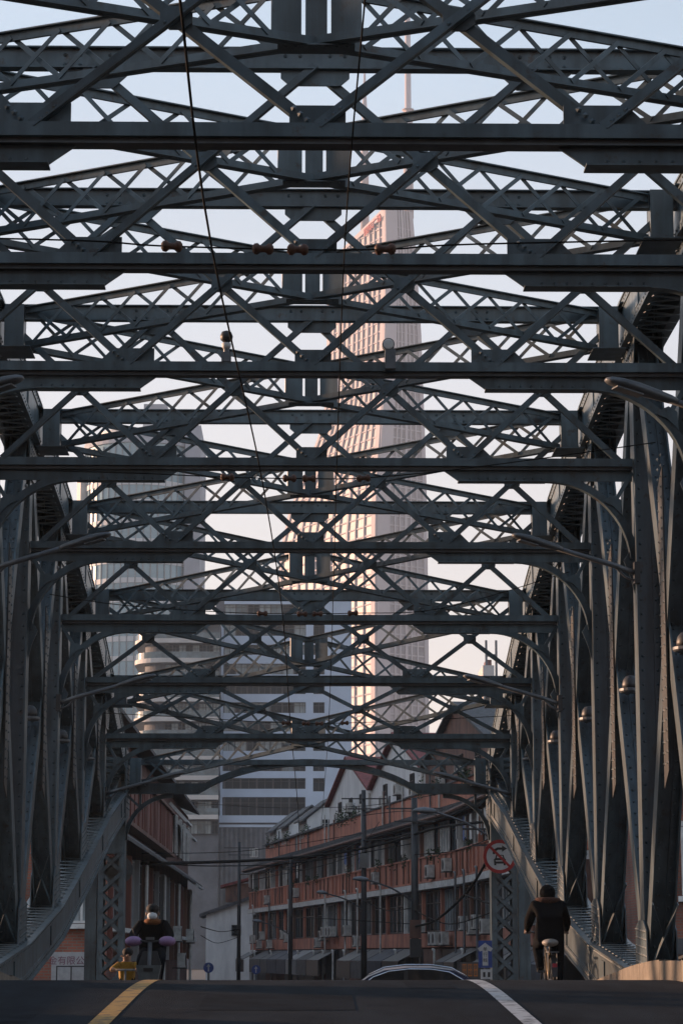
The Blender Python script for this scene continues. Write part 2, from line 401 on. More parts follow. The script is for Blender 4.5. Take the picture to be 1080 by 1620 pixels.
# sway frames
HX = 3.945
def arc_pts(cx, cz, r, a0, a1, n=14): return [(cx+r*math.cos(R(a0+(a1-a0)*k/n)), cz+r*math.sin(R(a0+(a1-a0)*k/n))) for k in range(n+1)]
for i in range(1, 12):
    y = NY[i]; zb = BEAM[i]; zs = STR[i]
    # lower beam: lighter front channel, recessed soffit part below
    mb = MB()
    mb.box(-HX, HX, y-0.09, y+0.09, zb-0.012, zb+0.085)
    for xx in (-3.1,-2.05,-1.2,-0.32,0.42,1.3,2.2,3.0): mb.box(xx-.006+.05*math.sin(i*3+xx), xx+.006+.05*math.sin(i*3+xx), y-0.0925, y-0.0901, zb-.012, zb+.085)
    SB = mb.build('sway_beam', ST, BR)
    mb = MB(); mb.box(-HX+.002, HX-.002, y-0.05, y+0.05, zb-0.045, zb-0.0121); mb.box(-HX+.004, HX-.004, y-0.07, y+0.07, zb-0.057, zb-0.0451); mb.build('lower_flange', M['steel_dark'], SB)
    # haunch plates and curved knee brackets
    for s in (-1, 1):
        mb = MB()
        zt = zb-0.0571
        mb.plate([(s*1.76,y-0.012,zt-0.10),(s*1.62,y-0.012,zt),(s*HX,y-0.012,zt),(s*HX,y-0.012,zt-0.13),(s*2.9,y-0.012,zt-0.13),(s*1.80,y-0.012,zt-0.13)], (0,0.024,0))
        mb.box(min(s*1.80,s*2.88), max(s*1.80,s*2.88), y-0.09, y+0.09, zt-0.144, zt-0.1301)
        mb.build('haunch_plate', ST, BR)
        for k in range(9): RV.dome((s*(1.95+.11*k), y-0.012, zt-0.10), (0,-1,0), 0.018, 0.014)
        # bracket: arc in the frame plane
        mb = MB(); r0 = 1.04; cx, cz = 2.88, zt-0.13-r0
        A = arc_pts(cx, cz, r0, 90, 4); B = arc_pts(cx, cz, r0+0.085, 90, 6)
        for k in range(len(A)-1):
            a, b, c, e = A[k], A[k+1], B[k+1], B[k]
            mb.add([(s*q[0], y+yy, q[1]) for yy in (-.009,.009) for q in (a,b,c,e)], [(0,1,2,3),(7,6,5,4),(0,4,5,1),(3,2,6,7)] if s>0 else [(3,2,1,0),(4,5,6,7),(1,5,4,0),(7,6,2,3)])
            # flange
            a2 = arc_pts(cx, cz, r0-0.013, 90, 4)
            p, q = a2[k], a2[k+1]
            mb.add([(s*p[0],y-.06,p[1]),(s*q[0],y-.06,q[1]),(s*q[0],y+.06,q[1]),(s*p[0],y+.06,p[1]),(s*a[0],y-.06,a[1]),(s*b[0],y-.06,b[1]),(s*b[0],y+.06,b[1]),(s*a[0],y+.06,a[1])],
                   [(0,1,2,3),(7,6,5,4),(0,4,5,1),(3,2,6,7)])
        mb.build('knee_bracket', ST, BR)
        mb = MB(); q = B[8]
        mb.bar((s*(q[0]-.02), y, q[1]-.02), (s*HX, y, zt-0.02), 0.07, 0.05, side=(0,1,0))
        mb.plate([(s*(q[0]-.16),y-.02,q[1]+.04),(s*(q[0]+.0),y-.02,q[1]+.11),(s*(q[0]+.09),y-.02,q[1]+.05),(s*(q[0]+.10),y-.02,q[1]-.14),(s*(q[0]-.02),y-.02,q[1]-.02)],(0,-.012,0))
        mb.build('bracket_strut', ST, BR)
        # foot gusset of the bracket on the post
        mb = MB().plate([(s*3.95,y-.02,cz+.25),(s*3.82,y-.02,cz+.05),(s*3.90,y-.02,cz-.15),(s*3.95,y-.02,cz-.35)],(0,.04,0)); mb.build('gusset_plate', ST, BR)
    # upper strut
    mb = MB()
    mb.box(-XI, XI, y-0.012, y+0.012, zs-0.085, zs+0.085)
    mb.box(-XI, XI, y-0.06, y+0.06, zs+0.0851, zs+0.098); mb.box(-XI, XI, y-0.06, y+0.06, zs-0.098, zs-0.0851)
    mb.build('top_strut', ST, BR)
    # cross bracing of the frame: nodes every 1.92 m
    zlo, zhi = zb+0.10, zs-0.10; NX = [-3.80,-1.92,0,1.92,3.80]
    for k in range(4):
        xa, xb = NX[k], NX[k+1]; tb = 0.022
        ex = 0.10
        for (x0,z0,x1,z1,oy,wd) in ((xa,zlo-.02,xb,zhi+.03,-0.034,0.078),(xb,zlo-.02,xa,zhi+.03,0.034,0.074)):
            mb = MB(); mb.bar((x0,y+oy,z0),(x1,y+oy,z1),wd,0.02,side=(0,0,1)); 
            d = Vector((x1-x0,0,z1-z0)).normalized(); nb = Vector((-d.z,0,d.x)); nb = nb if nb.z>0 else -nb
            mb.bar(Vector((x0,y+oy*2.2,z0))-nb*(wd/2-.008),Vector((x1,y+oy*2.2,z1))-nb*(wd/2-.008),0.05,0.012,side=(0,1,0))
            mb.build('sway_diagonal', ST, BR)
        xm, zm = (xa+xb)/2, (zlo+zhi)/2
        MB().plate([(xm+.12*math.cos(R(22.5+45*q)),y-.012,zm+.09*math.sin(R(22.5+45*q))) for q in range(8)],(0,.024,0)).build('gusset_plate', ST, BR)
        for q in (-1,1): RV.dome((xm+q*.07,y-.045,zm+.05*q),(0,-1,0),.02)
    for x in NX[1:4]:
        # lower gussets on the beam
        mb = MB()
        ww, tt = (0.19,0.15) if x == 0 else (0.30,0.16)
        if x == 0: pts = [(x-ww,y-.010,zb+.0851),(x+ww,y-.010,zb+.0851),(x+ww,y-.010,zb+.085+tt),(x-ww,y-.010,zb+.085+tt)]
        else:
            sgn = 1 if x > 0 else -1
            pts = [(x-sgn*.26,y-.010,zb+.0851),(x+sgn*ww*1.1,y-.010,zb+.0851),(x+sgn*.17,y-.010,zb+.085+tt),(x-sgn*.26,y-.010,zb+.085+tt)]
        mb.plate(pts,(0,.020,0)); mb.build('gusset_plate', ST, BR)
        for q in (-1,1):
            for kk in range(3): RV.dome((x+q*(.07+.045*kk),y-.045,zb+.12+.04*kk),(0,-1,0),.024,.02)
        # upper gussets under the strut
        if x == 0: pts = [(-.30,y-.010,zs-.0982),(.30,y-.010,zs-.0982),(.30,y-.010,zs-.17),(.22,y-.010,zs-.24),(-.22,y-.010,zs-.24),(-.30,y-.010,zs-.17)]
        else: pts = [(x-.34,y-.010,zs-.0982),(x+.34,y-.010,zs-.0982),(x+.16,y-.010,zs-.27),(x-.16,y-.010,zs-.27)]
        MB().plate(pts,(0,.020,0)).build('gusset_plate', ST, BR)
        for q in (-2,-1,1,2):
            RV.dome((x+q*.13,y-.012,zs+.03),(0,-1,0),.022,.018)
            if x: RV.dome((x+q*.13,y-.012,zs-.06),(0,-1,0),.022,.018)

# lateral lattice girders between the top chords
bar_mesh = unit_mesh('lacing_bar', ST)
BPX0, BPX1 = 3.56, 3.80
LD = 0.52
for i in range(13):
    for s in (-1, 1):                                       # connection boxes at the chords
        mb = MB(); z1 = STR[i]+0.06
        mb.box(min(s*BPX0,s*BPX1), max(s*BPX0,s*BPX1), NY[i]-0.14, NY[i]+0.14, z1-LD-.03, z1+.02)
        mb.box(min(s*BPX1,s*XI), max(s*BPX1,s*XI), NY[i]-0.30, NY[i]+0.30, z1+.0205, z1+.036)
        mb.box(min(s*(BPX0-.1),s*XI), max(s*(BPX0-.1),s*XI), NY[i]-0.32, NY[i]+0.32, z1-LD-.045, z1-LD-.031)
        mb.build('connection_box', ST, BR)
for i in range(12):
    for s in (-1, 1):
        p0 = Vector((s*(BPX0-.02), NY[i]-.05, STR[i]+0.06)); p1 = Vector((-s*(BPX0-.02), NY[i+1]+.05, STR[i+1]+0.06))
        dz = 0.0 if s < 0 else -0.013
        p0.z += dz; p1.z += dz
        d = (p1-p0).normalized(); L = (p1-p0).length; dn = Vector((0,0,-1)); sd = d.cross(dn).normalized()
        mb = MB()
        for zt in (0.0, LD):
            sg = 1 if zt == 0 else -1
            for k in (-1, 1):                               # angle pairs
                mb.frame_box(p0+dn*(zt)+sd*(k*0.028)-sd*0.024, sd*0.048, dn*(sg*0.012), p1-p0)
                mb.frame_box(p0+dn*(zt+sg*0.012)+sd*(k*0.010)-sd*0.004, sd*0.008, dn*(sg*0.07), p1-p0)
        G = mb.build('lateral_girder', ST, BR)
        # solid plates by the crossing
        mid = p0+d*(L/2)
        for k in (-1, 1):
            MB().frame_box(mid+d*(k*0.14)+dn*0.013-sd*0.005, d*(k*0.27), dn*(LD-0.026), sd*0.010).build('web_plate', ST, G)
        # lacing
        n = 15; a0 = 0.12; span = (L/2-0.44-a0)
        for half in (0, 1):
            m = 7
            for k in range(m):
                t0 = a0+span*k/m; t1 = a0+span*(k+1)/m
                if half: t0, t1 = L-t0, L-t1
                for q in (0, 1):
                    z0, z1 = (0.05, LD-0.05) if q else (LD-0.05, 0.05)
                    off = sd*(0.020 if q else -0.020)
                    A = p0+d*t0+dn*z0+off; B = p0+d*t1+dn*z1+off
                    if 3 <= i <= 7: inst('lacing_bar', bar_mesh, G, bar_matrix(A, B, 0.008, 0.043, sd))
                    else: lac_stuff.bar(A, B, 0.008, 0.043, side=sd)
    # vertical plate and flat cover at the crossing
    c = Vector((0,(NY[i]+NY[i+1])/2,(STR[i]+STR[i+1])/2+0.06))
    mb = MB().box(-0.085,0.085,c.y-.008,c.y+.008,c.z-LD+.02,c.z-.02)
    mb.plate([(-.30,c.y-.10,c.z-LD-.028),(.30,c.y-.10,c.z-LD-.028),(.30,c.y+.10,c.z-LD-.028),(-.30,c.y+.10,c.z-LD-.028)],(0,0,.012))
    mb.build('crossing_plate', ST, BR)
    for q in range(-3,4): RV.dome((q*.08,c.y-.07,c.z-LD-.028),(0,-.3,-1),.02)

# portals
for i, sg in ((0, -1), (12, 1)):
    y = NY[i]; zs = STR[i]
    base = rz(y)-0.9
    for s in (-1, 1):
        x0, x1 = 3.87, 4.42
        ztop = LOW[i]-CD_B*0.2
        yf, yb = y-0.27, y+0.27
        mb = MB()
        for xa in (x0, x1-.03): mb.box(min(s*xa,s*(xa+.03)), max(s*xa,s*(xa+.03)), yf, yb, base, ztop)
        for yy in (yf, yb-.012):
            for xa in (x0+.03, x1-.03-.085): mb.box(min(s*xa,s*(xa+.085)), max(s*xa,s*(xa+.085)), yy, yy+.012, base, ztop)
            mb.box(min(s*(x0+.115),s*(x1-.115)), max(s*(x0+.115),s*(x1-.115)), yy+.001, yy+.011, ztop-1.25, ztop)
        C = mb.build('portal_column', ST, BR)
        z = base+.1
        while z < ztop-1.30:
            for yy in (yf-.006, yb+.006):
                for q in (0, 1):
                    zz = (z, z+.42) if q else (z+.42, z)
                    inst('lacing_bar', bar_mesh, C, bar_matrix((s*(x0+.05),yy+(.0075 if q else -.0045),zz[0]),(s*(x1-.05),yy+(.0075 if q else -.0045),zz[1]),0.075,0.010,(0,0,1)))
            z += .42
        # second, plain shaft behind the lattice front
        mb = MB().box(min(s*4.46,s*4.70), max(s*4.46,s*4.70), y-.05, y+.32, base, ztop+.2); mb.build('column_shaft', ST, BR)
        # end block where the chords meet
        mb = MB()
        mb.plate([(s*(XI-.03),y-.7,LOW[i]-.75),(s*(XI-.03),y+.42,LOW[i]-.55),(s*(XI-.03),y+.42,top_c(i)+.30),(s*(XI-.03),y-.7,top_c(i)+.36)] if sg<0 else
                 [(s*(XI-.03),y+.7,LOW[i]-.75),(s*(XI-.03),y-.42,LOW[i]-.55),(s*(XI-.03),y-.42,top_c(i)+.30),(s*(XI-.03),y+.7,top_c(i)+.36)],(s*.028,0,0))
        mb.box(min(s*(XI+.03),s*XO), max(s*(XI+.03),s*XO), y+.30, y+.36, LOW[i]-.5, top_c(i)+.28)
        mb.build('end_block', ST, BR)
        for a in range(-4,4):
            for b in range(8): RV.dome((s*(XI-.03),y+a*.12,LOW[i]-.4+b*.12),(-s,0,0),.02,.015)
        # curved knee under the portal girder
        r0 = 0.98; cx = 3.87-r0+.02; cz = zs-.70-r0
        mb = MB(); A = arc_pts(cx, cz, r0-.05, 92, 2); B = arc_pts(cx, cz, r0+.03, 92, 2)
        for k in range(len(A)-1):
            for yy in (-.012,):
                mb.plate([(s*A[k][0],y-.012,A[k][1]),(s*A[k+1][0],y-.012,A[k+1][1]),(s*B[k+1][0],y-.012,B[k+1][1]),(s*B[k][0],y-.012,B[k][1])],(0,.024,0))
            mb.plate([(s*A[k][0],y-.07,A[k][1]),(s*A[k+1][0],y-.07,A[k+1][1]),(s*A[k+1][0],y+.07,A[k+1][1]),(s*A[k][0],y+.07,A[k][1])],(0,0,-.01))
        mb.build('knee_bracket', ST, BR)
        q = B[7]; mb = MB(); mb.bar((s*q[0],y,q[1]),(s*3.88,y,zs-.68),.06,.05,side=(0,1,0)); mb.bar((s*(q[0]-.03),y,q[1]),(s*(q[0]-.03),y,zs-.66),.06,.05,side=(0,1,0)); mb.build('bracket_strut', ST, BR)
    # arched portal girder: flat by the columns, then an arc
    xs = [-3.86+7.72*k/56 for k in range(57)]
    def lo(x): return zs-.66+.60*max(0,1-(abs(x)/2.3)**2)**.8
    def up(x): return min(max(lo(x)+.13, zs-.45), zs+.09) if abs(x) < 2.9 else zs-.45
    mb = MB()
    for k in range(56):
        xa, xb = xs[k], xs[k+1]
        mb.plate([(xa,y-.012,lo(xa)),(xb,y-.012,lo(xb)),(xb,y-.012,up(xb)),(xa,y-.012,up(xa))],(0,.024,0))
        mb.plate([(xa,y-.13,lo(xa)),(xb,y-.13,lo(xb)),(xb,y+.13,lo(xb)),(xa,y+.13,lo(xa))],(0,0,-.016))
        if k % 2 == 0: RV.dome((xa,y-.012,lo(xa)+.05),(0,-1,0),.02,.016)
    mb.build('portal_girder', ST, BR)
    mb = MB().box(-XI,XI,y-.09,y+.09,zs-.06,zs+.05); mb.build('top_strut', ST, BR)

# deck edge: kerbs, floor beams, footways and railings outside the trusses
for s in (-1, 1):
    for nm, x0, x1, dz0, dz1, m in (('kerb',3.70,3.84,-.35,.21,M['kerb']),('footway',4.62,6.7,-.15,.12,M['concrete'])):
        mb = MB(); y = -2.6
        while y < 54.3:
            ya, yb = y, min(y+1.513, 54.3)
            for (p, q) in ((ya, (ya+yb)/2), ((ya+yb)/2, yb)):
                xa, xb = s*x0, s*x1
                mb.add([(xa,p,rz(p)+dz0),(xb,p,rz(p)+dz0),(xb,q,rz(q)+dz0),(xa,q,rz(q)+dz0),(xa,p,rz(p)+dz1),(xb,p,rz(p)+dz1),(xb,q,rz(q)+dz1),(xa,q,rz(q)+dz1)],
                       [(0,3,2,1),(4,5,6,7),(0,1,5,4),(1,2,6,5),(2,3,7,6),(3,0,4,7)] if s > 0 else [(1,2,3,0),(7,6,5,4),(4,5,1,0),(5,6,2,1),(6,7,3,2),(7,4,0,3)])
            if nm == 'kerb':
                jit = random.uniform(-.012,.012); mb.v = [(v[0], v[1]+(.006 if abs(v[1]-ya)<1e-6 else -.006 if abs(v[1]-yb)<1e-6 else 0), v[2]+(jit if v[2] > rz(v[1]) else 0)) for v in mb.v]
                mb.build('kerb_stone', m, BR); mb = MB()
            y = yb
        if mb.v: mb.build(nm, m, BR)
    rail = MB(); y = -2.6; k = 0
    while y < 54:
        rail.box(min(s*6.5,s*6.56), max(s*6.5,s*6.56), y-.03, y+.03, rz(y)+.12, rz(y)+1.15); y += 0.757
    pts = [(s*6.53, -2.6+1.0*q, rz(-2.6+1.0*q)+1.16) for q in range(58)]
    for q in range(57):
        rail.bar(pts[q], pts[q+1], .08, .05, side=(1,0,0)); a, b = Vector(pts[q]), Vector(pts[q+1]); rail.bar(a-vec(0,0,.85), b-vec(0,0,.85), .05, .04, side=(1,0,0))
        for t in (.0,.125,.25,.375,.5,.625,.75,.875): 
            c = a.lerp(b,t); rail.box(c.x-.009,c.x+.009,c.y-.009,c.y+.009,c.z-.85,c.z)
    rail.build('railing', M['steel_dark'], BR)
mb = MB()
for i in range(13): mb.box(-4.5,4.5,NY[i]-.15,NY[i]+.15,rz(NY[i])-.85,rz(NY[i])-.16)
mb.build('floor_beams', ST, BR)
strip(-3.85,3.85,-2.6,54.3,-.10).build('deck_slab', M['concrete'], BR)
RV.build('rivets', ST, BR, kind='stuff')
lac_stuff.build('lacing', ST, BR, kind='stuff')

# ------------------------------------------------------------------ buildings: helpers
class FR:
    """a facade frame: u along the wall, v up, w out of the wall"""
    def __init__(s, p0, p1, left=True):
        s.o = Vector((p0[0], p0[1], 0)); d = Vector((p1[0]-p0[0], p1[1]-p0[1], 0)); s.L = d.length; s.u = d/s.L
        s.n = Vector((-s.u.y, s.u.x, 0)) if left else Vector((s.u.y, -s.u.x, 0)); s.z = Vector((0,0,1))
    def p(s, u, v, w): return s.o + s.u*u + s.z*v + s.n*w
    def mat(s, u, v, w, su, sv, sw):         # matrix for a unit mesh spanning 0..1 in u,v,w
        m = Matrix.Identity(4)
        for i in range(3):
            m[i][0] = s.u[i]*su; m[i][1] = s.z[i]*sv; m[i][2] = s.n[i]*sw; m[i][3] = s.p(u,v,w)[i]
        return m
def fbox(mb, F, u0, u1, v0, v1, w0, w1): return mb.frame_box(F.p(u0,v0,w0), F.u*(u1-u0), F.z*(v1-v0), F.n*(w1-w0))
def cube_mesh(name, m, inset=0):
    mb = MB().box(0,1,0,1,0,1); me = bpy.data.meshes.new(name); me.from_pydata(mb.v,[],mb.f); me.update(); me.materials.append(m); return me
def frame_mesh(name, m, t=0.06, mull=1, trans=(), tv=None):  # window frame in the unit square, thickness 1 along w
    mb = MB(); tv = tv or t
    mb.box(0,1,0,tv,0,1); mb.box(0,1,1-tv,1,0,1); mb.box(0,t,tv,1-tv,0,1); mb.box(1-t,1,tv,1-tv,0,1)
    for k in range(mull):
        x = (k+1)/(mull+1); mb.box(x-t*.4,x+t*.4,tv,1-tv,0.1,.9)
    for y in trans: mb.box(t,1-t,y-tv*.4,y+tv*.4,0.15,.85)
    me = bpy.data.meshes.new(name); me.from_pydata(mb.v,[],mb.f); me.update(); me.materials.append(m); return me
def brick_mat(name, c1, c2, mortar, scale=1.0):
    m = bpy.data.materials.new(name); m.use_nodes = True; nt = m.node_tree; n = nt.nodes; L = nt.links
    b = n['Principled BSDF']; b.inputs['Roughness'].default_value = 0.85
    g = n.new('ShaderNodeNewGeometry'); sx = n.new('ShaderNodeSeparateXYZ'); L.new(g.outputs['Position'], sx.inputs[0])
    ad = n.new('ShaderNodeMath'); ad.operation = 'ADD'; L.new(sx.outputs['X'], ad.inputs[0]); L.new(sx.outputs['Y'], ad.inputs[1])
    cx = n.new('ShaderNodeCombineXYZ'); L.new(ad.outputs[0], cx.inputs['X']); L.new(sx.outputs['Z'], cx.inputs['Y'])
    t = n.new('ShaderNodeTexBrick'); t.inputs['Scale'].default_value = scale; t.inputs['Mortar Size'].default_value = 0.012
    t.inputs['Brick Width'].default_value = 0.24; t.inputs['Row Height'].default_value = 0.075
    t.inputs['Color1'].default_value = (*c1,1); t.inputs['Color2'].default_value = (*c2,1); t.inputs['Mortar'].default_value = (*mortar,1)
    L.new(cx.outputs[0], t.inputs['Vector'])
    ns = n.new('ShaderNodeTexNoise'); ns.inputs['Scale'].default_value = 0.7; ns.inputs['Detail'].default_value = 6; L.new(g.outputs['Position'], ns.inputs['Vector'])
    r = n.new('ShaderNodeValToRGB'); r.color_ramp.elements[0].position = .3; r.color_ramp.elements[0].color = (.45,.45,.45,1); r.color_ramp.elements[1].position = .65
    L.new(ns.outputs['Fac'], r.inputs[0]); mx = n.new('ShaderNodeMix'); mx.data_type = 'RGBA'; mx.blend_type = 'MULTIPLY'; mx.inputs[0].default_value = 1
    L.new(t.outputs['Color'], mx.inputs[6]); L.new(r.outputs['Color'], mx.inputs[7]); L.new(mx.outputs[2], b.inputs['Base Color'])
    return m
M['orange'] = mat('orange_render', (0.54,0.21,0.135), 0.85, scale=1.3, col2=(0.25,0.10,0.07), stretch=(1,1,.35), bump=.2, lo=.33, hi=.6)
M['brown'] = mat('brown_render', (0.20,0.10,0.07), 0.85, scale=2, col2=(0.09,0.05,0.04), stretch=(1,1,.4))
M['brick'] = brick_mat('red_brick', (0.20,0.062,0.045), (0.13,0.045,0.036), (0.10,0.085,0.075))
M['brick2'] = brick_mat('orange_brick', (0.36,0.115,0.07), (0.27,0.085,0.055), (0.22,0.17,0.14))
M['tile'] = mat('dark_roof_tile', (0.075,0.075,0.078), 0.8, scale=5, var=.5, bump=.4)
M['redtile'] = mat('red_roof', (0.17,0.030,0.026), 0.8, scale=3, var=.4)
M['white_wall'] = mat('white_wall', (0.76,0.76,0.75), 0.8, scale=1.2, col2=(0.55,0.55,0.55), stretch=(1,1,.3))
M['cream'] = mat('cream_frame', (0.60,0.60,0.58), 0.6, scale=3)
M['greyframe'] = mat('grey_window_frame', (0.22,0.24,0.25), 0.5, scale=3)
M['darkframe'] = mat('dark_window_frame', (0.04,0.04,0.042), 0.5)
M['clad'] = mat('corrugated_cladding', (0.25,0.26,0.26), 0.6, scale=2, col2=(0.14,0.145,0.15), stretch=(1,1,.2))
M['louvre'] = mat('brown_red_boards', (0.16,0.052,0.038), 0.7, scale=2, var=.4, stretch=(1,1,.2))
M['pipe'] = mat('white_drain_pipe', (0.50,0.49,0.46), 0.5, scale=3, var=.3)
M['acwhite'] = mat('air_conditioner_white', (0.45,0.45,0.43), 0.5, scale=4, var=.35)
M['awning'] = mat('grey_awning', (0.06,0.062,0.066), 0.7, scale=2, var=.5)
M['awn2'] = mat('dark_blue_awning', (0.03,0.04,0.06), 0.7, scale=2, var=.5)
M['leaf'] = mat('potted_leaves', (0.035,0.06,0.02), 0.7, scale=15, var=.5)
M['glassb'] = mat('blue_grey_glass', (0.09,0.13,0.15), 0.15, scale=.7, var=.5)
M['curtain'] = mat('pale_curtain_behind_glass', (0.26,0.30,0.31), 0.35, scale=1.4, var=.5, stretch=(3,3,.3))
M['bluecloth'] = mat('blue_sheet', (0.02,0.10,0.34), 0.6)
M['concg'] = mat('grey_facade', (0.10,0.105,0.12), 0.8, scale=.5, var=.3)
M['ribg'] = mat('grey_rib', (0.125,0.13,0.145), 0.8, scale=.5, var=.3)
M['office'] = mat('pale_office_wall', (0.44,0.52,0.64), 0.75, scale=.15, var=.12)
M['sandstone'] = mat('pale_balcony_slab', (0.50,0.47,0.45), 0.7, scale=.4, var=.15)
PANES = {k: cube_mesh('pane', M[k]) for k in ('glassd','glassb','curtain')}
FRM_W = frame_mesh('window_frame', M['cream'], .05, 2, (.72,), .03)
FRM_G = frame_mesh('window_frame', M['greyframe'], .05, 2, (), .03)
FRM_D = frame_mesh('window_frame', M['darkframe'], .05, 1, (.7,), .03)
def window(F, u0, u1, v0, v1, w, parent, pane='glassd', frame=None, th=.07):
    o = inst('window', PANES[pane], parent, F.mat(u0+.02, v0+.02, w-.05, u1-u0-.04, v1-v0-.04, .03))
    if frame is not None: inst('window_frame', frame, o, F.mat(u0, v0, w-.02, u1-u0, v1-v0, th))
    return o
def pipe_pts(F, u, v0, v1, w, elbow=True):
    pts = [F.p(u, v0, w+.12), F.p(u, v0+.15, w)] + [F.p(u, v1-.25, w)]
    if elbow: pts += [F.p(u, v1-.06, w), F.p(u+.06, v1, w), F.p(u+.4, v1+.02, w)]
    return pts
def ac_meshes():
    b = MB().box(-.42,.42,-.15,.15,0,.56); 
    f = MB().lathe((-.10,-.152,.28), [(.22,0),(.22,.012),(.19,.016),(.05,.02)], 16, axis=(0,-1,0)); 
    out = []
    for mb, nm, m in ((b,'case',M['acwhite']),(f,'fan_grille',M['dark'])):
        me = bpy.data.meshes.new(nm); me.from_pydata(mb.v,[],mb.f); me.update(); me.materials.append(m); out.append(me)
    br = MB(); br.box(-.36,.36,-.2,.2,-.05,0); br.box(-.36,-.32,.2,.35,-.05,0); br.box(.32,.36,.2,.35,-.05,0)
    me = bpy.data.meshes.new('bracket'); me.from_pydata(br.v,[],br.f); me.update(); me.materials.append(M['dark']); out.append(me)
    return out
AC = ac_meshes()
ORD = ['first','second','third','fourth','fifth','sixth','seventh','eighth','ninth','tenth','eleventh','twelfth','thirteenth','fourteenth']
def ac_unit(F, u, v, w, label):
    t = thing('air_conditioner', label, 'air conditioner', F.p(u,v,w+.22), 'air conditioners on the terrace fronts')
    ang = math.atan2(F.n.y, F.n.x)+R(90)
    for nm, me in zip(('case','fan_grille','bracket'), AC): inst(nm, me, t, loc_rot(F.p(u,v,w+.22), ang))
    return t

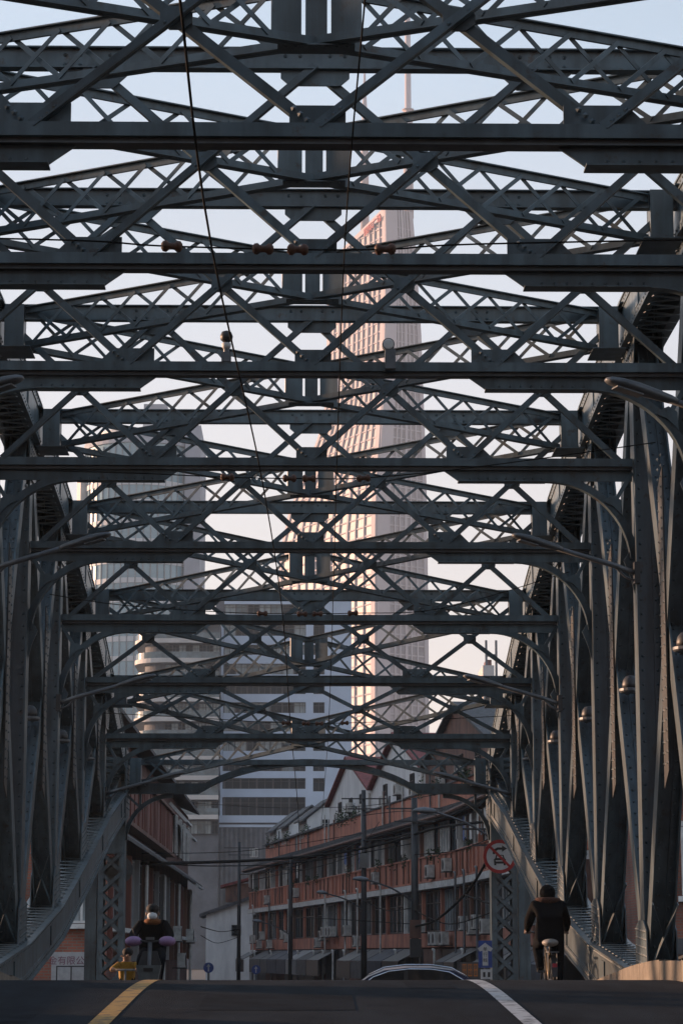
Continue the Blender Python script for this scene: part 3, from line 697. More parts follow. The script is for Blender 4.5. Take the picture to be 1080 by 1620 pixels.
# ------------------------------------------------------------------ terrace on the right of the street
def terrace(label, p0, p1, bays, seed, roof_style, group=None):
    rnd = random.Random(seed); F = FR(p0, p1); L = F.L; bw = L/bays
    t = thing('terrace_building', label, 'building', F.p(L/2,0,-4))
    mb = MB(); fbox(mb,F,0,L,0,8.1,-9,-.30); mb.build('wall', M['brown'], t)
    mb = MB(); fbox(mb,F,0,L,5.50,6.55,-.30,.18); fbox(mb,F,0,L,6.55,6.62,-.30,.24); fbox(mb,F,0,L,5.43,5.50,-.30,.22); mb.build('balcony_front', M['orange'], t)
    mb = MB(); fbox(mb,F,0,L,5.12,5.40,-.30,.30); mb.build('canopy_beam', M['cream'], t)
    mb = MB(); fbox(mb,F,0,L,2.52,3.18,-.30,.05); mb.build('sill_wall', M['orange'], t)
    # roof over the front, ridged
    mb = MB(); mb.plate([F.p(-.1,8.22,.62),F.p(L+.1,8.22,.62),F.p(L+.1,8.85,-1.0),F.p(-.1,8.85,-1.0)], (0,0,.10))
    n = int(L/.5)
    for k in range(n): mb.bar(F.p(L*k/n,8.35,.60),F.p(L*k/n,8.98,-1.0),.12,.06,side=F.u)
    fbox(mb,F,-.1,L+.1,8.02,8.20,.45,.62); mb.build('roof', M['tile'], t)
    mb = MB(); mb.tube([F.p(-.1,8.16,.70),F.p(L+.1,8.16,.70)], .07, 6); mb.build('gutter', M['brown'], t)
    cuts = [0]
    for b in range(bays): cuts.append(cuts[-1]+rnd.uniform(.7,1.35))
    cuts = [q*L/cuts[-1] for q in cuts]
    for b in range(bays):
        u0 = cuts[b]; bw = cuts[b+1]-u0
        # upper glazed gallery
        nn = rnd.choice([2,3,3,4]) if bw > 3.4 else 2
        for k in range(nn):
            a = u0+.12+(bw-.24)*k/nn; c = u0+.12+(bw-.24)*(k+1)/nn
            pn = rnd.choice(['glassd','glassd','glassb','curtain','curtain']); fr = rnd.choice([FRM_W,FRM_W,FRM_G,FRM_D])
            window(F, a+.03, c-.03, 6.65, 8.02, .02 if rnd.random()<.6 else -.12, t, pn, fr)
        mb = MB(); fbox(mb,F,u0-.10,u0+.10,6.62,8.05,-.30,.10); mb.build('pier', rnd.choice([M['cream'],M['brown'],M['orange']]), t)
        # ribs and drips on the balcony front
        for k in range(3):
            uu = u0+bw*(k+.5)/3+rnd.uniform(-.2,.2)
            mb = MB(); fbox(mb,F,uu-.06,uu+.06,5.51,6.54,.18,.25); mb.build('rib', rnd.choice([M['orange'],M['brown'],M['brown']]), t)
        # lower storey
        for k in range(2):
            a = u0+.2+(bw-.4)*k/2; c = u0+.2+(bw-.4)*(k+1)/2
            window(F, a+.08, c-.08, 3.22, 5.05, -.16, t, rnd.choice(['glassd','glassd','glassd','glassb','curtain']), rnd.choice([FRM_D,FRM_G,FRM_D]))
        mb = MB(); fbox(mb,F,u0-.13,u0+.13,3.18,5.12,-.30,.02); mb.build('pier', rnd.choice([M['orange'],M['brown'],M['cream']]), t)
        # drain pipes
        mb = MB(); uu = u0+rnd.uniform(.3,bw-.4); mb.tube(pipe_pts(F,uu,1.0,5.62,.42), .05, 7); (mb.build('drain_pipe', rnd.choice([M['pipe'],M['pipe'],M['galv']]), t, smooth=True) if rnd.random()<.62 else None)
        if rnd.random()<.7:
            mb = MB(); uu = u0+rnd.uniform(.3,bw-.4); mb.tube(pipe_pts(F,uu,.2,2.4,.55), .06, 7); mb.build('drain_pipe', M['pipe'], t, smooth=True)
        # shop awning
        if rnd.random()<.8:
            mb = MB(); uu, uv = u0+.1, u0+bw-.15
            mb.plate([F.p(uu,2.42,.05),F.p(uv,2.42,.05),F.p(uv,1.85,1.15),F.p(uu,1.85,1.15)], (0,0,.04)); fbox(mb,F,uu,uv,1.0,1.84,1.10,1.15)
            mb.build('awning', rnd.choice([M['awning'],M['awning'],M['awn2'],M['dark'],M['clad'] if rnd.random()<.3 else M['awning']]), t)
        mb = MB(); fbox(mb,F,u0+.05,u0+bw-.05,0,2.45,-.30,-.02); mb.build('shop_front', rnd.choice([M['dark'],M['awning'],M['brown']]), t)
        if rnd.random()<.45:
            for q in range(rnd.randint(1,3)):
                ul = u0+rnd.uniform(.3,bw-.9); mb = MB(); fbox(mb,F,ul,ul+rnd.uniform(.35,.7),rnd.uniform(6.75,7.1),7.85,.30,.33); mb.build('laundry', rnd.choice([M['white'],M['bluecloth'],M['clad'],M['curtain'],M['louvre']]), t)
        if rnd.random()<.6:                                # plants along the balcony
            mb = MB(); c0 = u0+rnd.uniform(.4,bw-.6)
            for q in range(70):
                a = rnd.uniform(-.5,.5)+rnd.gauss(0,.15); z = 6.62+abs(rnd.gauss(0,.16))-(.35*rnd.random() if rnd.random()<.5 else 0); ww = .22+rnd.uniform(0,.16)
                p = F.p(c0+a,z,ww); d1 = Vector((rnd.uniform(-1,1),rnd.uniform(-1,1),rnd.uniform(-.6,.8)))*.09; d2 = Vector((rnd.uniform(-1,1),rnd.uniform(-1,1),rnd.uniform(-1,1)))*.07
                mb.add([p,p+d1,p+d1+d2,p+d2],[(0,1,2,3)])
            mb.build('trailing_plant', M['leaf'], t, kind='stuff')
    # storey set back behind the front roof
    mb = MB(); fbox(mb,F,0,L,8.1,9.95,-8.8,-1.0); mb.build('setback_wall', M['orange'], t)
    if roof_style == 'gables':
        n = max(1,int(round(L/14))); gw = L/n
        for k in range(n):
            a = k*gw; mb = MB()
            mb.plate([F.p(a,9.955,-1.6),F.p(a+gw,9.955,-1.6),F.p(a+gw,11.3,-1.6),F.p(a+gw/2,13.7,-1.6),F.p(a,11.3,-1.6)], F.n*-.3); G = mb.build('gable_wall', M['white_wall'] if k else M['brown'], t)
            for q, (ua,ub) in enumerate(((a,a+gw/2),(a+gw/2,a+gw))):
                mb = MB(); za, zb = (11.32,13.75) if q==0 else (13.75,11.32)
                mb.plate([F.p(ua,za,-1.3),F.p(ub,zb,-1.3),F.p(ub,zb,-11),F.p(ua,za,-11)], (0,0,.14)); mb.build('roof', M['redtile'] if k else M['tile'], t)
            for q in (.18,.42,.68): window(F, a+gw*q, a+gw*q+1.0, 10.05, 11.35, -1.56, t, 'glassd', FRM_D)
            mb = MB(); mb.tube([F.p(a+.3,9.96,-1.5),F.p(a+.3,11.2,-1.5)], .08, 6); mb.build('drain_pipe', M['pipe'], t)
            for q in range(3): ac_unit(F, a+gw*(.12+.28*q), 10.1+.35*(q%2), -1.55, f'{ORD[q]} air conditioner from the near edge of the {["nearest brown","middle white","farthest white"][min(k,2)]} gable')
    elif roof_style == 'dormers':
        mb = MB(); mb.plate([F.p(0,9.96,-.8),F.p(L,9.96,-.8),F.p(L,11.6,-6),F.p(0,11.6,-6)],(0,0,.12)); mb.plate([F.p(0,11.6,-6),F.p(L,11.6,-6),F.p(L,9.96,-9),F.p(0,9.96,-9)],(0,0,.12)); mb.build('roof', M['tile'], t)
        for q in (.30,.62,.86):
            c = L*q; hw = 1.9
            mb = MB(); mb.plate([F.p(c-hw,9.3,-1.05),F.p(c-hw,10.9,-1.05),F.p(c-hw,12.1,-2.6),F.p(c-hw,10.9,-4.2),F.p(c-hw,9.3,-4.2)], F.u*(2*hw)); D = mb.build('dormer', M['white_wall'], t)
            for wa,wb_ in ((-.75,-2.6),(-4.5,-2.6)):
                mb = MB(); mb.plate([F.p(c-hw-.3,10.75,wa),F.p(c+hw,10.75,wa),F.p(c+hw,12.2,wb_),F.p(c-hw-.3,12.2,wb_)],(0,0,.12)); mb.build('dormer_roof', M['tile'], D)
            p_, q_ = F.p(c-hw,0,-4.2), F.p(c-hw,0,-1.05); F2 = FR((p_.x,p_.y),(q_.x,q_.y)); window(F2,.9,2.2,9.9,10.9,.05,t,'glassd',FRM_W); window(F,c-.9,c+.9,9.7,10.6,-1.0,t,'glassd',FRM_W)
    else:
        mb = MB(); mb.plate([F.p(0,9.96,-.8),F.p(L,9.96,-.8),F.p(L,11.2,-6),F.p(0,11.2,-6)],(0,0,.12)); mb.build('roof', M['tile'], t)
        for k in range(int(L/4)): window(F, 1+4*k, 3.2+4*k, 9.98 if False else 8.9+.35, 9.9, -.96, t, 'curtain', FRM_W)
    for lv,zz,n in (('lower',(3.0,2.62,3.2),int(bays*1.0)),('upper',(5.6,5.75),max(2,int(bays*.35)))):
        us = sorted(rnd.uniform(.6,L-.6) for _ in range(n))
        for k,u in enumerate(us):
            ac_unit(F, u, rnd.choice(zz), .16, f'{ORD[k]} {lv} air conditioner from the near end of the {dict(gables="middle",dormers="far",near="near")[roof_style]} orange terrace')
    # pipes, dark coping and plants on the set back wall
    mb = MB(); fbox(mb,F,0,L,9.951,10.03,-1.3,-.93); mb.build('coping', M['tile'], t)
    for k in range(int(L/4.5)):
        u = rnd.uniform(.5,L-.5); mb = MB(); mb.tube([F.p(u,8.9,-.93),F.p(u,10.0+rnd.uniform(0,.8),-.93)],.05,6); mb.build('drain_pipe', rnd.choice([M['pipe'],M['galv'],M['brown']]), t)
    for k in range(int(L/6)):
        u = rnd.uniform(.5,L-1.5); mb = MB()
        for q in range(90):
            p = F.p(u+rnd.gauss(0,.5),9.98+abs(rnd.gauss(0,.28))-.5*rnd.random()*(rnd.random()<.4),-.85+rnd.uniform(-.15,.1)); d1 = Vector((rnd.uniform(-1,1),rnd.uniform(-1,1),rnd.uniform(-.6,.8)))*.1; d2 = Vector((rnd.uniform(-1,1),rnd.uniform(-1,1),rnd.uniform(-1,1)))*.08
            mb.add([p,p+d1,p+d1+d2,p+d2],[(0,1,2,3)])
        mb.build('roof_plant', M['leaf'], t, kind='stuff')
    return F
PA, PB, PC, PD = (8.6,76), (6.6,105), (-0.1,153), (-3.9,178)
terrace('orange terrace front nearest the bridge with glazed gallery and drain pipes', PA, PB, 7, 3, 'near')
terrace('orange terrace in mid street with white gables and red roofs above', PB, PC, 11, 5, 'gables')
terrace('far end of the orange terrace with white dormers in a dark roof', PC, PD, 6, 9, 'dormers')

# ------------------------------------------------------------------ old house on the left of the street
def left_house():
    F = FR((-5.1,113), (-5.1,63), left=True)   # u runs towards the camera, n = +x
    F = FR((-5.2,64), (-5.2,112), left=False); L = F.L
    t = thing('brick_house', 'dark red brick house on the left of the street with boarded upper gallery', 'building', F.p(L/2,0,-5))
    mb = MB(); fbox(mb,F,0,L,0,8.4,-12,-.2); mb.build('wall', M['brick'], t)
    mb = MB(); mb.plate([F.p(-.3,8.5,.3),F.p(L+.1,8.5,.3),F.p(L+.3,10.6,-5),F.p(-.3,10.6,-5)],(0,0,.12)); mb.plate([F.p(-.3,10.6,-5),F.p(L+.3,10.6,-5),F.p(L+.3,8.5,-12),F.p(-.3,8.5,-12)],(0,0,.12)); mb.build('roof', M['tile'], t)
    mb = MB(); mb.plate([F.p(0,8.4,-.2),F.p(0,8.4,-12),F.p(0,10.5,-5)],F.u*.25); mb.build('gable_wall', M['brick'], t)
    mb = MB(); mb.plate([F.p(0,5.2,.45),F.p(L,5.2,.45),F.p(L,5.7,-.2),F.p(0,5.7,-.2)],(0,0,.1)); mb.build('lower_roof', M['tile'], t)
    rnd = random.Random(21)
    # boarded gallery: each board a piece
    u = .3
    while u < 30:
        wd = .22+rnd.uniform(0,.08); mb = MB(); fbox(mb,F,u,u+wd,6.0,7.5,-.2,.02+rnd.uniform(0,.05)); mb.build('board', M['louvre'], t); u += wd+.07
    mb = MB(); fbox(mb,F,.1,30.2,7.5,7.62,-.2,.14); fbox(mb,F,.1,30.2,5.88,6.0,-.2,.14); mb.build('gallery_rail', M['brown'], t)
    for k in range(14):
        u0 = 1+3.4*k
        if u0+2.8 > L: break
        for q in range(3):
            window(F, u0+q*.95, u0+q*.95+.88, 2.98, 5.0, -.1, t, rnd.choice(['glassd','glassd','curtain']), rnd.choice([FRM_G,FRM_D]))
        mb = MB(); fbox(mb,F,u0-.3,u0-.05,2.0,5.05,-.2,.08); mb.build('pier', rnd.choice([M['brown'],M['clad'],M['louvre']]), t)
        if u0 > 30: window(F, u0, u0+1.4, 6.2, 7.8, -.12, t, 'glassd', FRM_W)
        mb = MB(); fbox(mb,F,u0-.2,u0+2.9,2.80,2.92,-.2,.22); mb.build('sill', M['cream'], t)
        if k % 3 == 1: mb = MB(); mb.tube([F.p(u0-.45,.3,.1),F.p(u0-.45,5.0,.1)],.06,7); mb.build('drain_pipe', M['pipe'], t)
        if k in (3,5,8,9,11): ac_unit(F, u0+1.2, 1.7+.5*(k%3), .1, f'{ORD[(3,5,8,9,11).index(k)]} air conditioner from the bridge on the brick house left of the street')
    # steep white edged canopies at the far end
    for q,(ua,ub,za,zb) in enumerate(((30.5,34.5,8.0,7.3),(36,39,7.6,6.9),(42,46,5.6,5.1))):
        mb = MB(); mb.plate([F.p(ua,za,-.1),F.p(ub,za,-.1),F.p(ub,zb,.55),F.p(ua,zb,.55)],(0,0,.06)); mb.build('canopy', M['awning'], t)
        mb = MB(); mb.bar(F.p(ua,za,-.1),F.p(ua,zb,.55),.09,.12,side=F.u); mb.bar(F.p(ua,zb,.55),F.p(ub,zb,.55),.08,.1,side=(0,0,1)); mb.build('canopy_edge', M['cream'], t)
    # river front of the same house, facing the bridge
    G = FR((-24,64), (-5.2,64), left=False)
    for k in range(8):
        u0 = .7+2.35*k
        for z0,z1 in ((3.0,5.0),(6.0,7.9)):
            window(G, u0, u0+1.5, z0, z1, .235, t, rnd.choice(['glassb','curtain','glassd']), FRM_W)
            mb = MB(); fbox(mb,G,u0-.12,u0+1.62,z0-.14,z0-.02,.2,.42); mb.build('sill', M['cream'], t)
    mb = MB(); fbox(mb,G,0,G.L,0,8.4,0,.2); mb.build('front_wall', M['brick2'], t)
left_house()

def right_house():
    F = FR((9.4,63), (30,63), left=False); L = F.L
    t = thing('brick_house', 'red brick building behind the right truss with white framed blue windows', 'building', F.p(L/2,0,-5))
    mb = MB(); fbox(mb,F,0,L,0,9.6,-11,0); mb.build('wall', M['brick2'], t)
    mb = MB(); mb.plate([F.p(-.4,9.65,.5),F.p(L,9.65,.5),F.p(L,11.8,-5),F.p(-.4,11.8,-5)],(0,0,.12)); mb.build('roof', M['tile'], t)
    mb = MB(); fbox(mb,F,-.1,L,2.2,2.6,0,.7); mb.build('canopy', M['awning'], t)
    for k in range(9):
        for z0 in (3.7,6.7):
            u0 = .25+2.2*k; o = window(F, u0, u0+1.55, z0, z0+1.75, .05, t, ['glassb','glassd','curtain'][(k*2+int(z0))%3], FRM_W, .1)
            mb = MB(); fbox(mb,F,u0-.1,u0+1.65,z0-.16,z0-.02,0,.16); fbox(mb,F,u0-.1,u0+1.65,z0+1.77,z0+1.9,0,.12); mb.build('sill', M['white'], t)
    mb = MB(); mb.tube([F.p(1.95,.2,.1),F.p(1.95,9.5,.1)],.08,8); mb.build('drain_pipe', M['pipe'], t, smooth=True)
    mb = MB(); mb.tube([F.p(6.35,2.6,.12),F.p(6.35,6.0,.12),F.p(6.2,6.2,.14),F.p(5.6,6.25,.14)],.09,8); mb.build('drain_pipe', M['pipe'], t, smooth=True)
right_house()

# small white house with its gable to the street, at the bend
def small_house():
    D = 186; a = at(326,1470,D); b = at(382,1470,D)
    F = FR((a.x,D),(b.x+1.2,D), left=False); L = F.L
    t = thing('small_house', 'small white house with sloping tiled roof at the bend of the street', 'building', F.p(L/2,0,-4))
    zl, zh = at(328,1447,D).z, at(376,1419,D).z
    mb = MB(); mb.plate([F.p(0,0,0),F.p(L,0,0),F.p(L,zh,0),F.p(0,zl,0)], F.n*-7); mb.build('wall', M['white_wall'], t)
    mb = MB(); mb.plate([F.p(-.5,zl-.2,.4),F.p(L+.3,zh+.1,.4),F.p(L+.3,zh+.1,-7.2),F.p(-.5,zl-.2,-7.2)],(0,0,.25)); mb.build('roof', M['tile'], t)
    mb = MB(); fbox(mb,F,L*.35,L*1.0,zh-.3,zh+1.1,-5.5,-3); mb.build('attic_wall', M['brown'], t)
    mb = MB(); mb.plate([F.p(L*.25,zh+.75,-2.6),F.p(L+.2,zh+1.6,-2.6),F.p(L+.2,zh+1.6,-5.9),F.p(L*.25,zh+.75,-5.9)],(0,0,.2)); mb.build('attic_roof', M['redtile'], t)
    window(F, L*.5, L*.5+.7, 3.6, 4.4, .05, t, 'glassd', FRM_D)
small_house()

# ------------------------------------------------------------------ office block and its balcony wing
def px_span(D, *xs): return [at(x,1300,D).x for x in xs]
def office():
    D = 380; xl, xr = px_span(D, 338, 556); zt = hz(940,D); ztop_pod = hz(1291,D)
    F = FR((xl,D),(xr,D), left=False); L = F.L
    t = thing('office_block', 'pale blue grey office block with dark window bands behind the street', 'building', F.p(L/2,0,-10))
    mb = MB(); fbox(mb,F,0,L,0,zt,-26,-.8); mb.build('core', M['concg'], t)
    k = D/F_PX
    ub0, ub1 = px_span(D,352,483); uw0, uw1 = px_span(D,495,513); ub0-=xl; ub1-=xl; uw0-=xl; uw1-=xl
    mb = MB(); fbox(mb,F,ub1,uw0,ztop_pod,zt,-.8,0); fbox(mb,F,uw1,L,ztop_pod,zt,-.8,0); mb.build('pier_wall', M['office'], t)
    rows = [(956,972),(988,1006),(1020,1036),(1050,1067),(1082,1098),(1111,1128),(1141,1157),(1172,1188),(1203,1220)]
    prev = 940
    for (ya,yb) in rows:
        mb = MB(); fbox(mb,F,ub0,ub1,hz(ya,D),hz(prev,D),-.8,.004); mb.build('spandrel', M['office'], t); mb = MB(); fbox(mb,F,uw0,uw1,hz(ya,D),hz(prev,D),-.8,.004); mb.build('spandrel', M['office'], t)
        n = 7
        for q in range(n):
            u0 = ub0+(ub1-ub0)*q/n; u1 = ub0+(ub1-ub0)*(q+1)/n
            window(F,u0,u1,hz(yb,D),hz(ya,D),-.45,t,random.choice(['glassd','glassd','glassb','curtain']),FRM_D,.2)
        window(F,uw0,uw1,hz(yb,D),hz(ya,D),-.35,t,'glassd',FRM_D,.2); prev = yb
    mb = MB(); fbox(mb,F,uw0,uw1,ztop_pod,hz(1252,D),-.8,.004); mb.build('spandrel', M['office'], t); mb = MB(); fbox(mb,F,uw0,uw1,hz(1231,D),hz(prev,D),-.8,.004); mb.build('spandrel', M['office'], t)
    window(F,uw0,uw1,hz(1252,D),hz(1231,D),-.35,t,'glassd',FRM_D,.2)
    for (ya,yb) in ((prev,1231),(1248,1261)):
        mb = MB(); fbox(mb,F,-6,ub1,hz(yb,D),hz(ya,D),-.8,.004); mb.build('spandrel', M['office'], t)
    for (ya,yb) in ((1231,1248),(1261,1291)):
        for q in range(8):
            u0 = -6+(ub1+6)*q/8; u1 = -6+(ub1+6)*(q+1)/8; window(F,u0,u1,hz(yb,D),hz(ya,D),-.6,t,'glassd',FRM_D,.2)
    mb = MB(); fbox(mb,F,ub0-1.0,ub0-.05,hz(1291,D),zt-3,-.8,.3); fbox(mb,F,ub0-2.0,ub0-1.3,hz(1291,D),zt-4,-.8,.2); mb.build('pilaster', M['office'], t)
    # podium: ribbed grey wall with a pale cornice
    x0, x1 = px_span(D, 290, 470); P = FR((x0,D-3),(x1,D-3), left=False)
    mb = MB(); fbox(mb,P,0,P.L,0,ztop_pod-1.2,-20,0); mb.build('podium_wall', M['concg'], t)
    mb = MB(); fbox(mb,P,-.3,P.L+.3,ztop_pod-1.2,ztop_pod-.1,-20,.5); fbox(mb,P,-.3,P.L+.3,ztop_pod-1.9,ztop_pod-1.5,-.2,.25); mb.build('cornice', M['office'], t)
    n = int(P.L/.75)
    for q in range(n):
        mb = MB(); fbox(mb,P,q*.75,q*.75+.3,0,ztop_pod-2,0,.3); mb.build('rib', M['ribg'], t)
    for (xx,ya,yb) in ((331,1336,1352),(331,1380,1402),(396,1342,1356),(331,1312,1326)):
        a = px_span(D-3,xx,xx+12); window(P,a[0]-x0,a[1]-x0,hz(yb,D-3),hz(ya,D-3),.2,t,'curtain',FRM_W,.15)
office()
def wing():
    D = 372; t = thing('balcony_wing', 'apartment wing with curved pale balcony slabs left of the office block', 'building', (px_span(D,260)[0],D,0))
    x0, x1 = px_span(D,206,345); r = 5.0; zt = hz(985,D)
    def outline(out):
        pts = []
        for k in range(11):
            a = R(270-90*k/10); pts.append((x0+r+(r+out)*math.cos(a), D+r+(r+out)*math.sin(a)))
        return [(x1,D-out)] + pts + [(x0-out,D+25),(x1,D+25)]
    def slab(nm,out,z0,z1,m,parent=t):
        MB().plate([(p[0],p[1],z0) for p in outline(out)],(0,0,z1-z0)).build(nm,m,parent)
    slab('core',-1.6,0,zt,M['concg'])
    y = 1010.
    while y < 1290:
        slab('balcony_slab',0,hz(y+7,D),hz(y,D),M['sandstone']); slab('parapet_glass',-.25,hz(y,D)+.01,hz(y,D)+1.0,M['glassb'])
        F = FR((x0+r,D),(x1,D),left=False)
        for q in range(8):
            u0 = F.L*q/8; window(F,u0,u0+F.L/8,hz(y+30,D),hz(y+9,D),-1.35,t,random.choice(['glassd','curtain','curtain','glassb']),FRM_D,.2)
        y += 31
    slab('roof_slab',.2,zt,zt+.8,M['sandstone'])
wing()

# ------------------------------------------------------------------ round glass tower on the left
M['paleconc'] = mat('pale_tower_wall', (0.33,0.34,0.38), 0.8, scale=.1, var=.2)
M['tglass'] = mat('teal_tower_glass', (0.22,0.34,0.40), 0.18, scale=.03, col2=(0.13,0.21,0.25), stretch=(1,1,3), spec=.8)
M['band'] = mat('pale_tower_band', (0.52,0.52,0.53), 0.6, scale=.2, var=.1)
def glass_tower():
    D = 470; t = thing('glass_tower', 'round teal glass tower with pale floor bands behind the left truss', 'tower', (px_span(D,210)[0],D+12,0))
    xl, xr = px_span(D,116,300); cx = (xl+xr)/2; rx = (xr-xl)/2; ry = 12; cy = D+ry
    def ring(k): return [(cx+rx*k*math.cos(2*math.pi*q/48), cy+ry*k*math.sin(2*math.pi*q/48)) for q in range(48)]
    zt = hz(700,D)
    MB().plate([(p[0],p[1],0) for p in ring(1)],(0,0,zt)).build('glazing', M['tglass'], t)
    y = 728.
    while y < 1480:
        MB().plate([(p[0],p[1],hz(y+8,D)) for p in ring(1.012)],(0,0,hz(y,D)-hz(y+8,D))).build('floor_band', M['band'], t); y += 31
    for q in range(48):
        p = ring(1.006)[q]; mb = MB().box(p[0]-.12,p[0]+.12,p[1]-.12,p[1]+.12,0,zt-.5); mb.build('mullion', M['greyframe'], t)
    MB().plate([(p[0],p[1],zt) for p in ring(1.03)],(0,0,hz(690,D)-zt)).build('roof_rim', M['paleconc'], t)
    MB().plate([(p[0],p[1],hz(690,D)) for p in ring(.8)],(0,0,2.2)).build('penthouse', M['band'], t)
    # flat side slabs
    a, b = px_span(D+14,104,122); MB().plate([(a,D+24,0),(b,D+8,0),(b+6,D+10,0),(b+6,D+30,0),(a,D+30,0)],(0,0,hz(735,D+14))).build('side_slab', M['sandstone'], t)
    a, b = px_span(D+14,290,315); MB().box(a,b,D+4,D+30,0,hz(690,D+14)).build('side_slab', M['paleconc'], t)
    a, b = px_span(620,218,256); o = MB().box(a,b,620,650,0,hz(640,620)).build('slab_tower', M['paleconc'], None, org=((a+b)/2,635,0)); tag(o,'slim grey slab tower rising behind the round glass tower','tower')
    for k in range(26):
        z = 6+6*k
        if z < hz(640,620)-3: MB().box(a-.15,b+.15,619.6,620,z,z+1.6).build('floor_band', M['band'], o)
glass_tower()

# ------------------------------------------------------------------ skyscraper with two masts
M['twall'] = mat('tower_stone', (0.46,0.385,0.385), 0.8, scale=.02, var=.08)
M['tpane'] = mat('tower_sunset_glass', (0.34,0.275,0.28), 0.45, scale=.06, var=.35, stretch=(1,1,2), spec=.3)  # pink of the reflected sunset is put into the glass colour
M['redsign'] = mat('red_sign_letters', (0.45,0.05,0.04), 0.6)
def skyscraper():
    D = 1000.
    # silhouettes measured in the photograph: row, left edge, near corner, right edge
    S = [(1535,436,596,682),(1000,436,596,682),(830,440,597,681),(760,456,599,680),(705,484,603,678),(650,506,607,676),(600,518,609,674),(520,520,612,671),(420,521,615,664),(372,522,616,660),(326,590,616,656)]
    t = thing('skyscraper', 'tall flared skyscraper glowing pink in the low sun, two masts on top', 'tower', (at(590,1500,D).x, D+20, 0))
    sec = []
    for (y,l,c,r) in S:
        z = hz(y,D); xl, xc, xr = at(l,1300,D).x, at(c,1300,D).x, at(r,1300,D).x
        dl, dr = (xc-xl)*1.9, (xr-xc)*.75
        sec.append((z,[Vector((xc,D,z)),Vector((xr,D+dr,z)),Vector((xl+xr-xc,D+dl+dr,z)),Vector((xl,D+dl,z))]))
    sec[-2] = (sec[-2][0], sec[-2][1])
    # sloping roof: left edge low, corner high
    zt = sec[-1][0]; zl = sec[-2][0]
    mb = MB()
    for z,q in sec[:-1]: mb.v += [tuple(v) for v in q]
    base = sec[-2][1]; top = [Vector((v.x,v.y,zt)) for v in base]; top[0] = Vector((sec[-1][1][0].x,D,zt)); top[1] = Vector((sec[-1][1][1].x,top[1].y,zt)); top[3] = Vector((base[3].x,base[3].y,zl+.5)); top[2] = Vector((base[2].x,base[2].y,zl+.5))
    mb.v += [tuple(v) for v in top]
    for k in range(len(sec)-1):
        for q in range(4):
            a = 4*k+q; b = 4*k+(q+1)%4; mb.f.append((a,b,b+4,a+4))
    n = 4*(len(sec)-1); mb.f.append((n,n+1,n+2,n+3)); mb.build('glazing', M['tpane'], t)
    full = [q for z,q in sec[:-1]] + [top]
    def face(i,j,f,k): return full[k][i].lerp(full[k][j],f)
    # vertical piers on the two faces in view
    nrm = {(0,3):Vector((-.885,-.466,0)), (0,1):Vector((.60,-.80,0))}
    for (i,j),fr,ws in (((0,3),[0,.115,.20,.285,.37,.455,.54,.625,.71,.795,.88,1.0],[3.4,.5,.5,1.3,.5,.5,1.3,.5,.5,1.3,.5,2.4]),((0,1),[0.12,.34,.44,.56,.66,.78,.95],[6.5,.6,.6,1.2,.6,.6,2.0])):
        N = nrm[(i,j)]
        for f,wd in zip(fr,ws):
            mb = MB()
            for k in range(len(full)-1):
                a, b = face(i,j,f,k), face(i,j,f,k+1); d = (full[k][j]-full[k][i]).normalized()
                if f == 1.0: a = a-d*wd/2; b = b-d*wd/2
                if f == 0: a = a+d*wd/2; b = b+d*wd/2
                mb.frame_box(a-d*wd/2-N*.5, d*wd, N*1.3, b-a)
            mb.build('pier', M['twall'], t)
    # floor bands
    z = 8.
    while z < zt-6:
        for k in range(len(full)-1):
            za, zb = full[k][0].z, full[k+1][0].z
            if za <= z < zb:
                f = (z-za)/(zb-za); mb = MB()
                for (i,j) in ((0,3),(0,1)):
                    zz = z
                    a = full[k][i].lerp(full[k+1][i],f); b = full[k][j].lerp(full[k+1][j],f if k<len(full)-2 else min(1,f))
                    if k == len(full)-2 and (i,j) == (0,3):
                        fe = max(.05,1-(z-zl)/(zt-zl)); b = a.lerp(b,fe); b.z = a.z
                    N = nrm[(i,j)]; mb.frame_box(a-N*.3, b-a, N*.75, Vector((0,0,.55)))
                mb.build('floor_band', M['twall'], t)
        z += 4.2
    # crown above the lit face with red lettering
    mb = MB(); N = nrm[(0,3)]
    a = top[0]; b = top[0].lerp(top[3],.9); bb = base[0].lerp(base[3],.9)
    mb.plate([top[0].lerp(base[0],.30)+N*1.2, bb.lerp(b,.55)+N*1.2, b+N*1.2, a+N*1.2], N*-1.5); mb.build('crown', M['twall'], t)
    cu = bpy.data.curves.new('sign_text','FONT'); cu.body = '国际广场'; cu.size = 3.9; cu.extrude = .2; cu.align_x = 'CENTER'
    to = bpy.data.objects.new('tmp',cu); COL.objects.link(to); dg = bpy.context.evaluated_depsgraph_get(); me = bpy.data.meshes.new_from_object(to.evaluated_get(dg)); bpy.data.objects.remove(to)
    me.materials.clear(); me.materials.append(M['redsign'])
    d = (b-a).normalized(); ux = -d; uz = Vector((0,0,1)); uz = (uz-ux*uz.dot(ux)).normalized(); nn = ux.cross(uz); c = a.lerp(b,.24)+N*1.4-uz*4.4
    m = Matrix.Identity(4)
    for i in range(3): m[i][0]=ux[i]; m[i][1]=uz[i]; m[i][2]=nn[i]; m[i][3]=c[i]
    inst('sign_lettering', me, t, m)
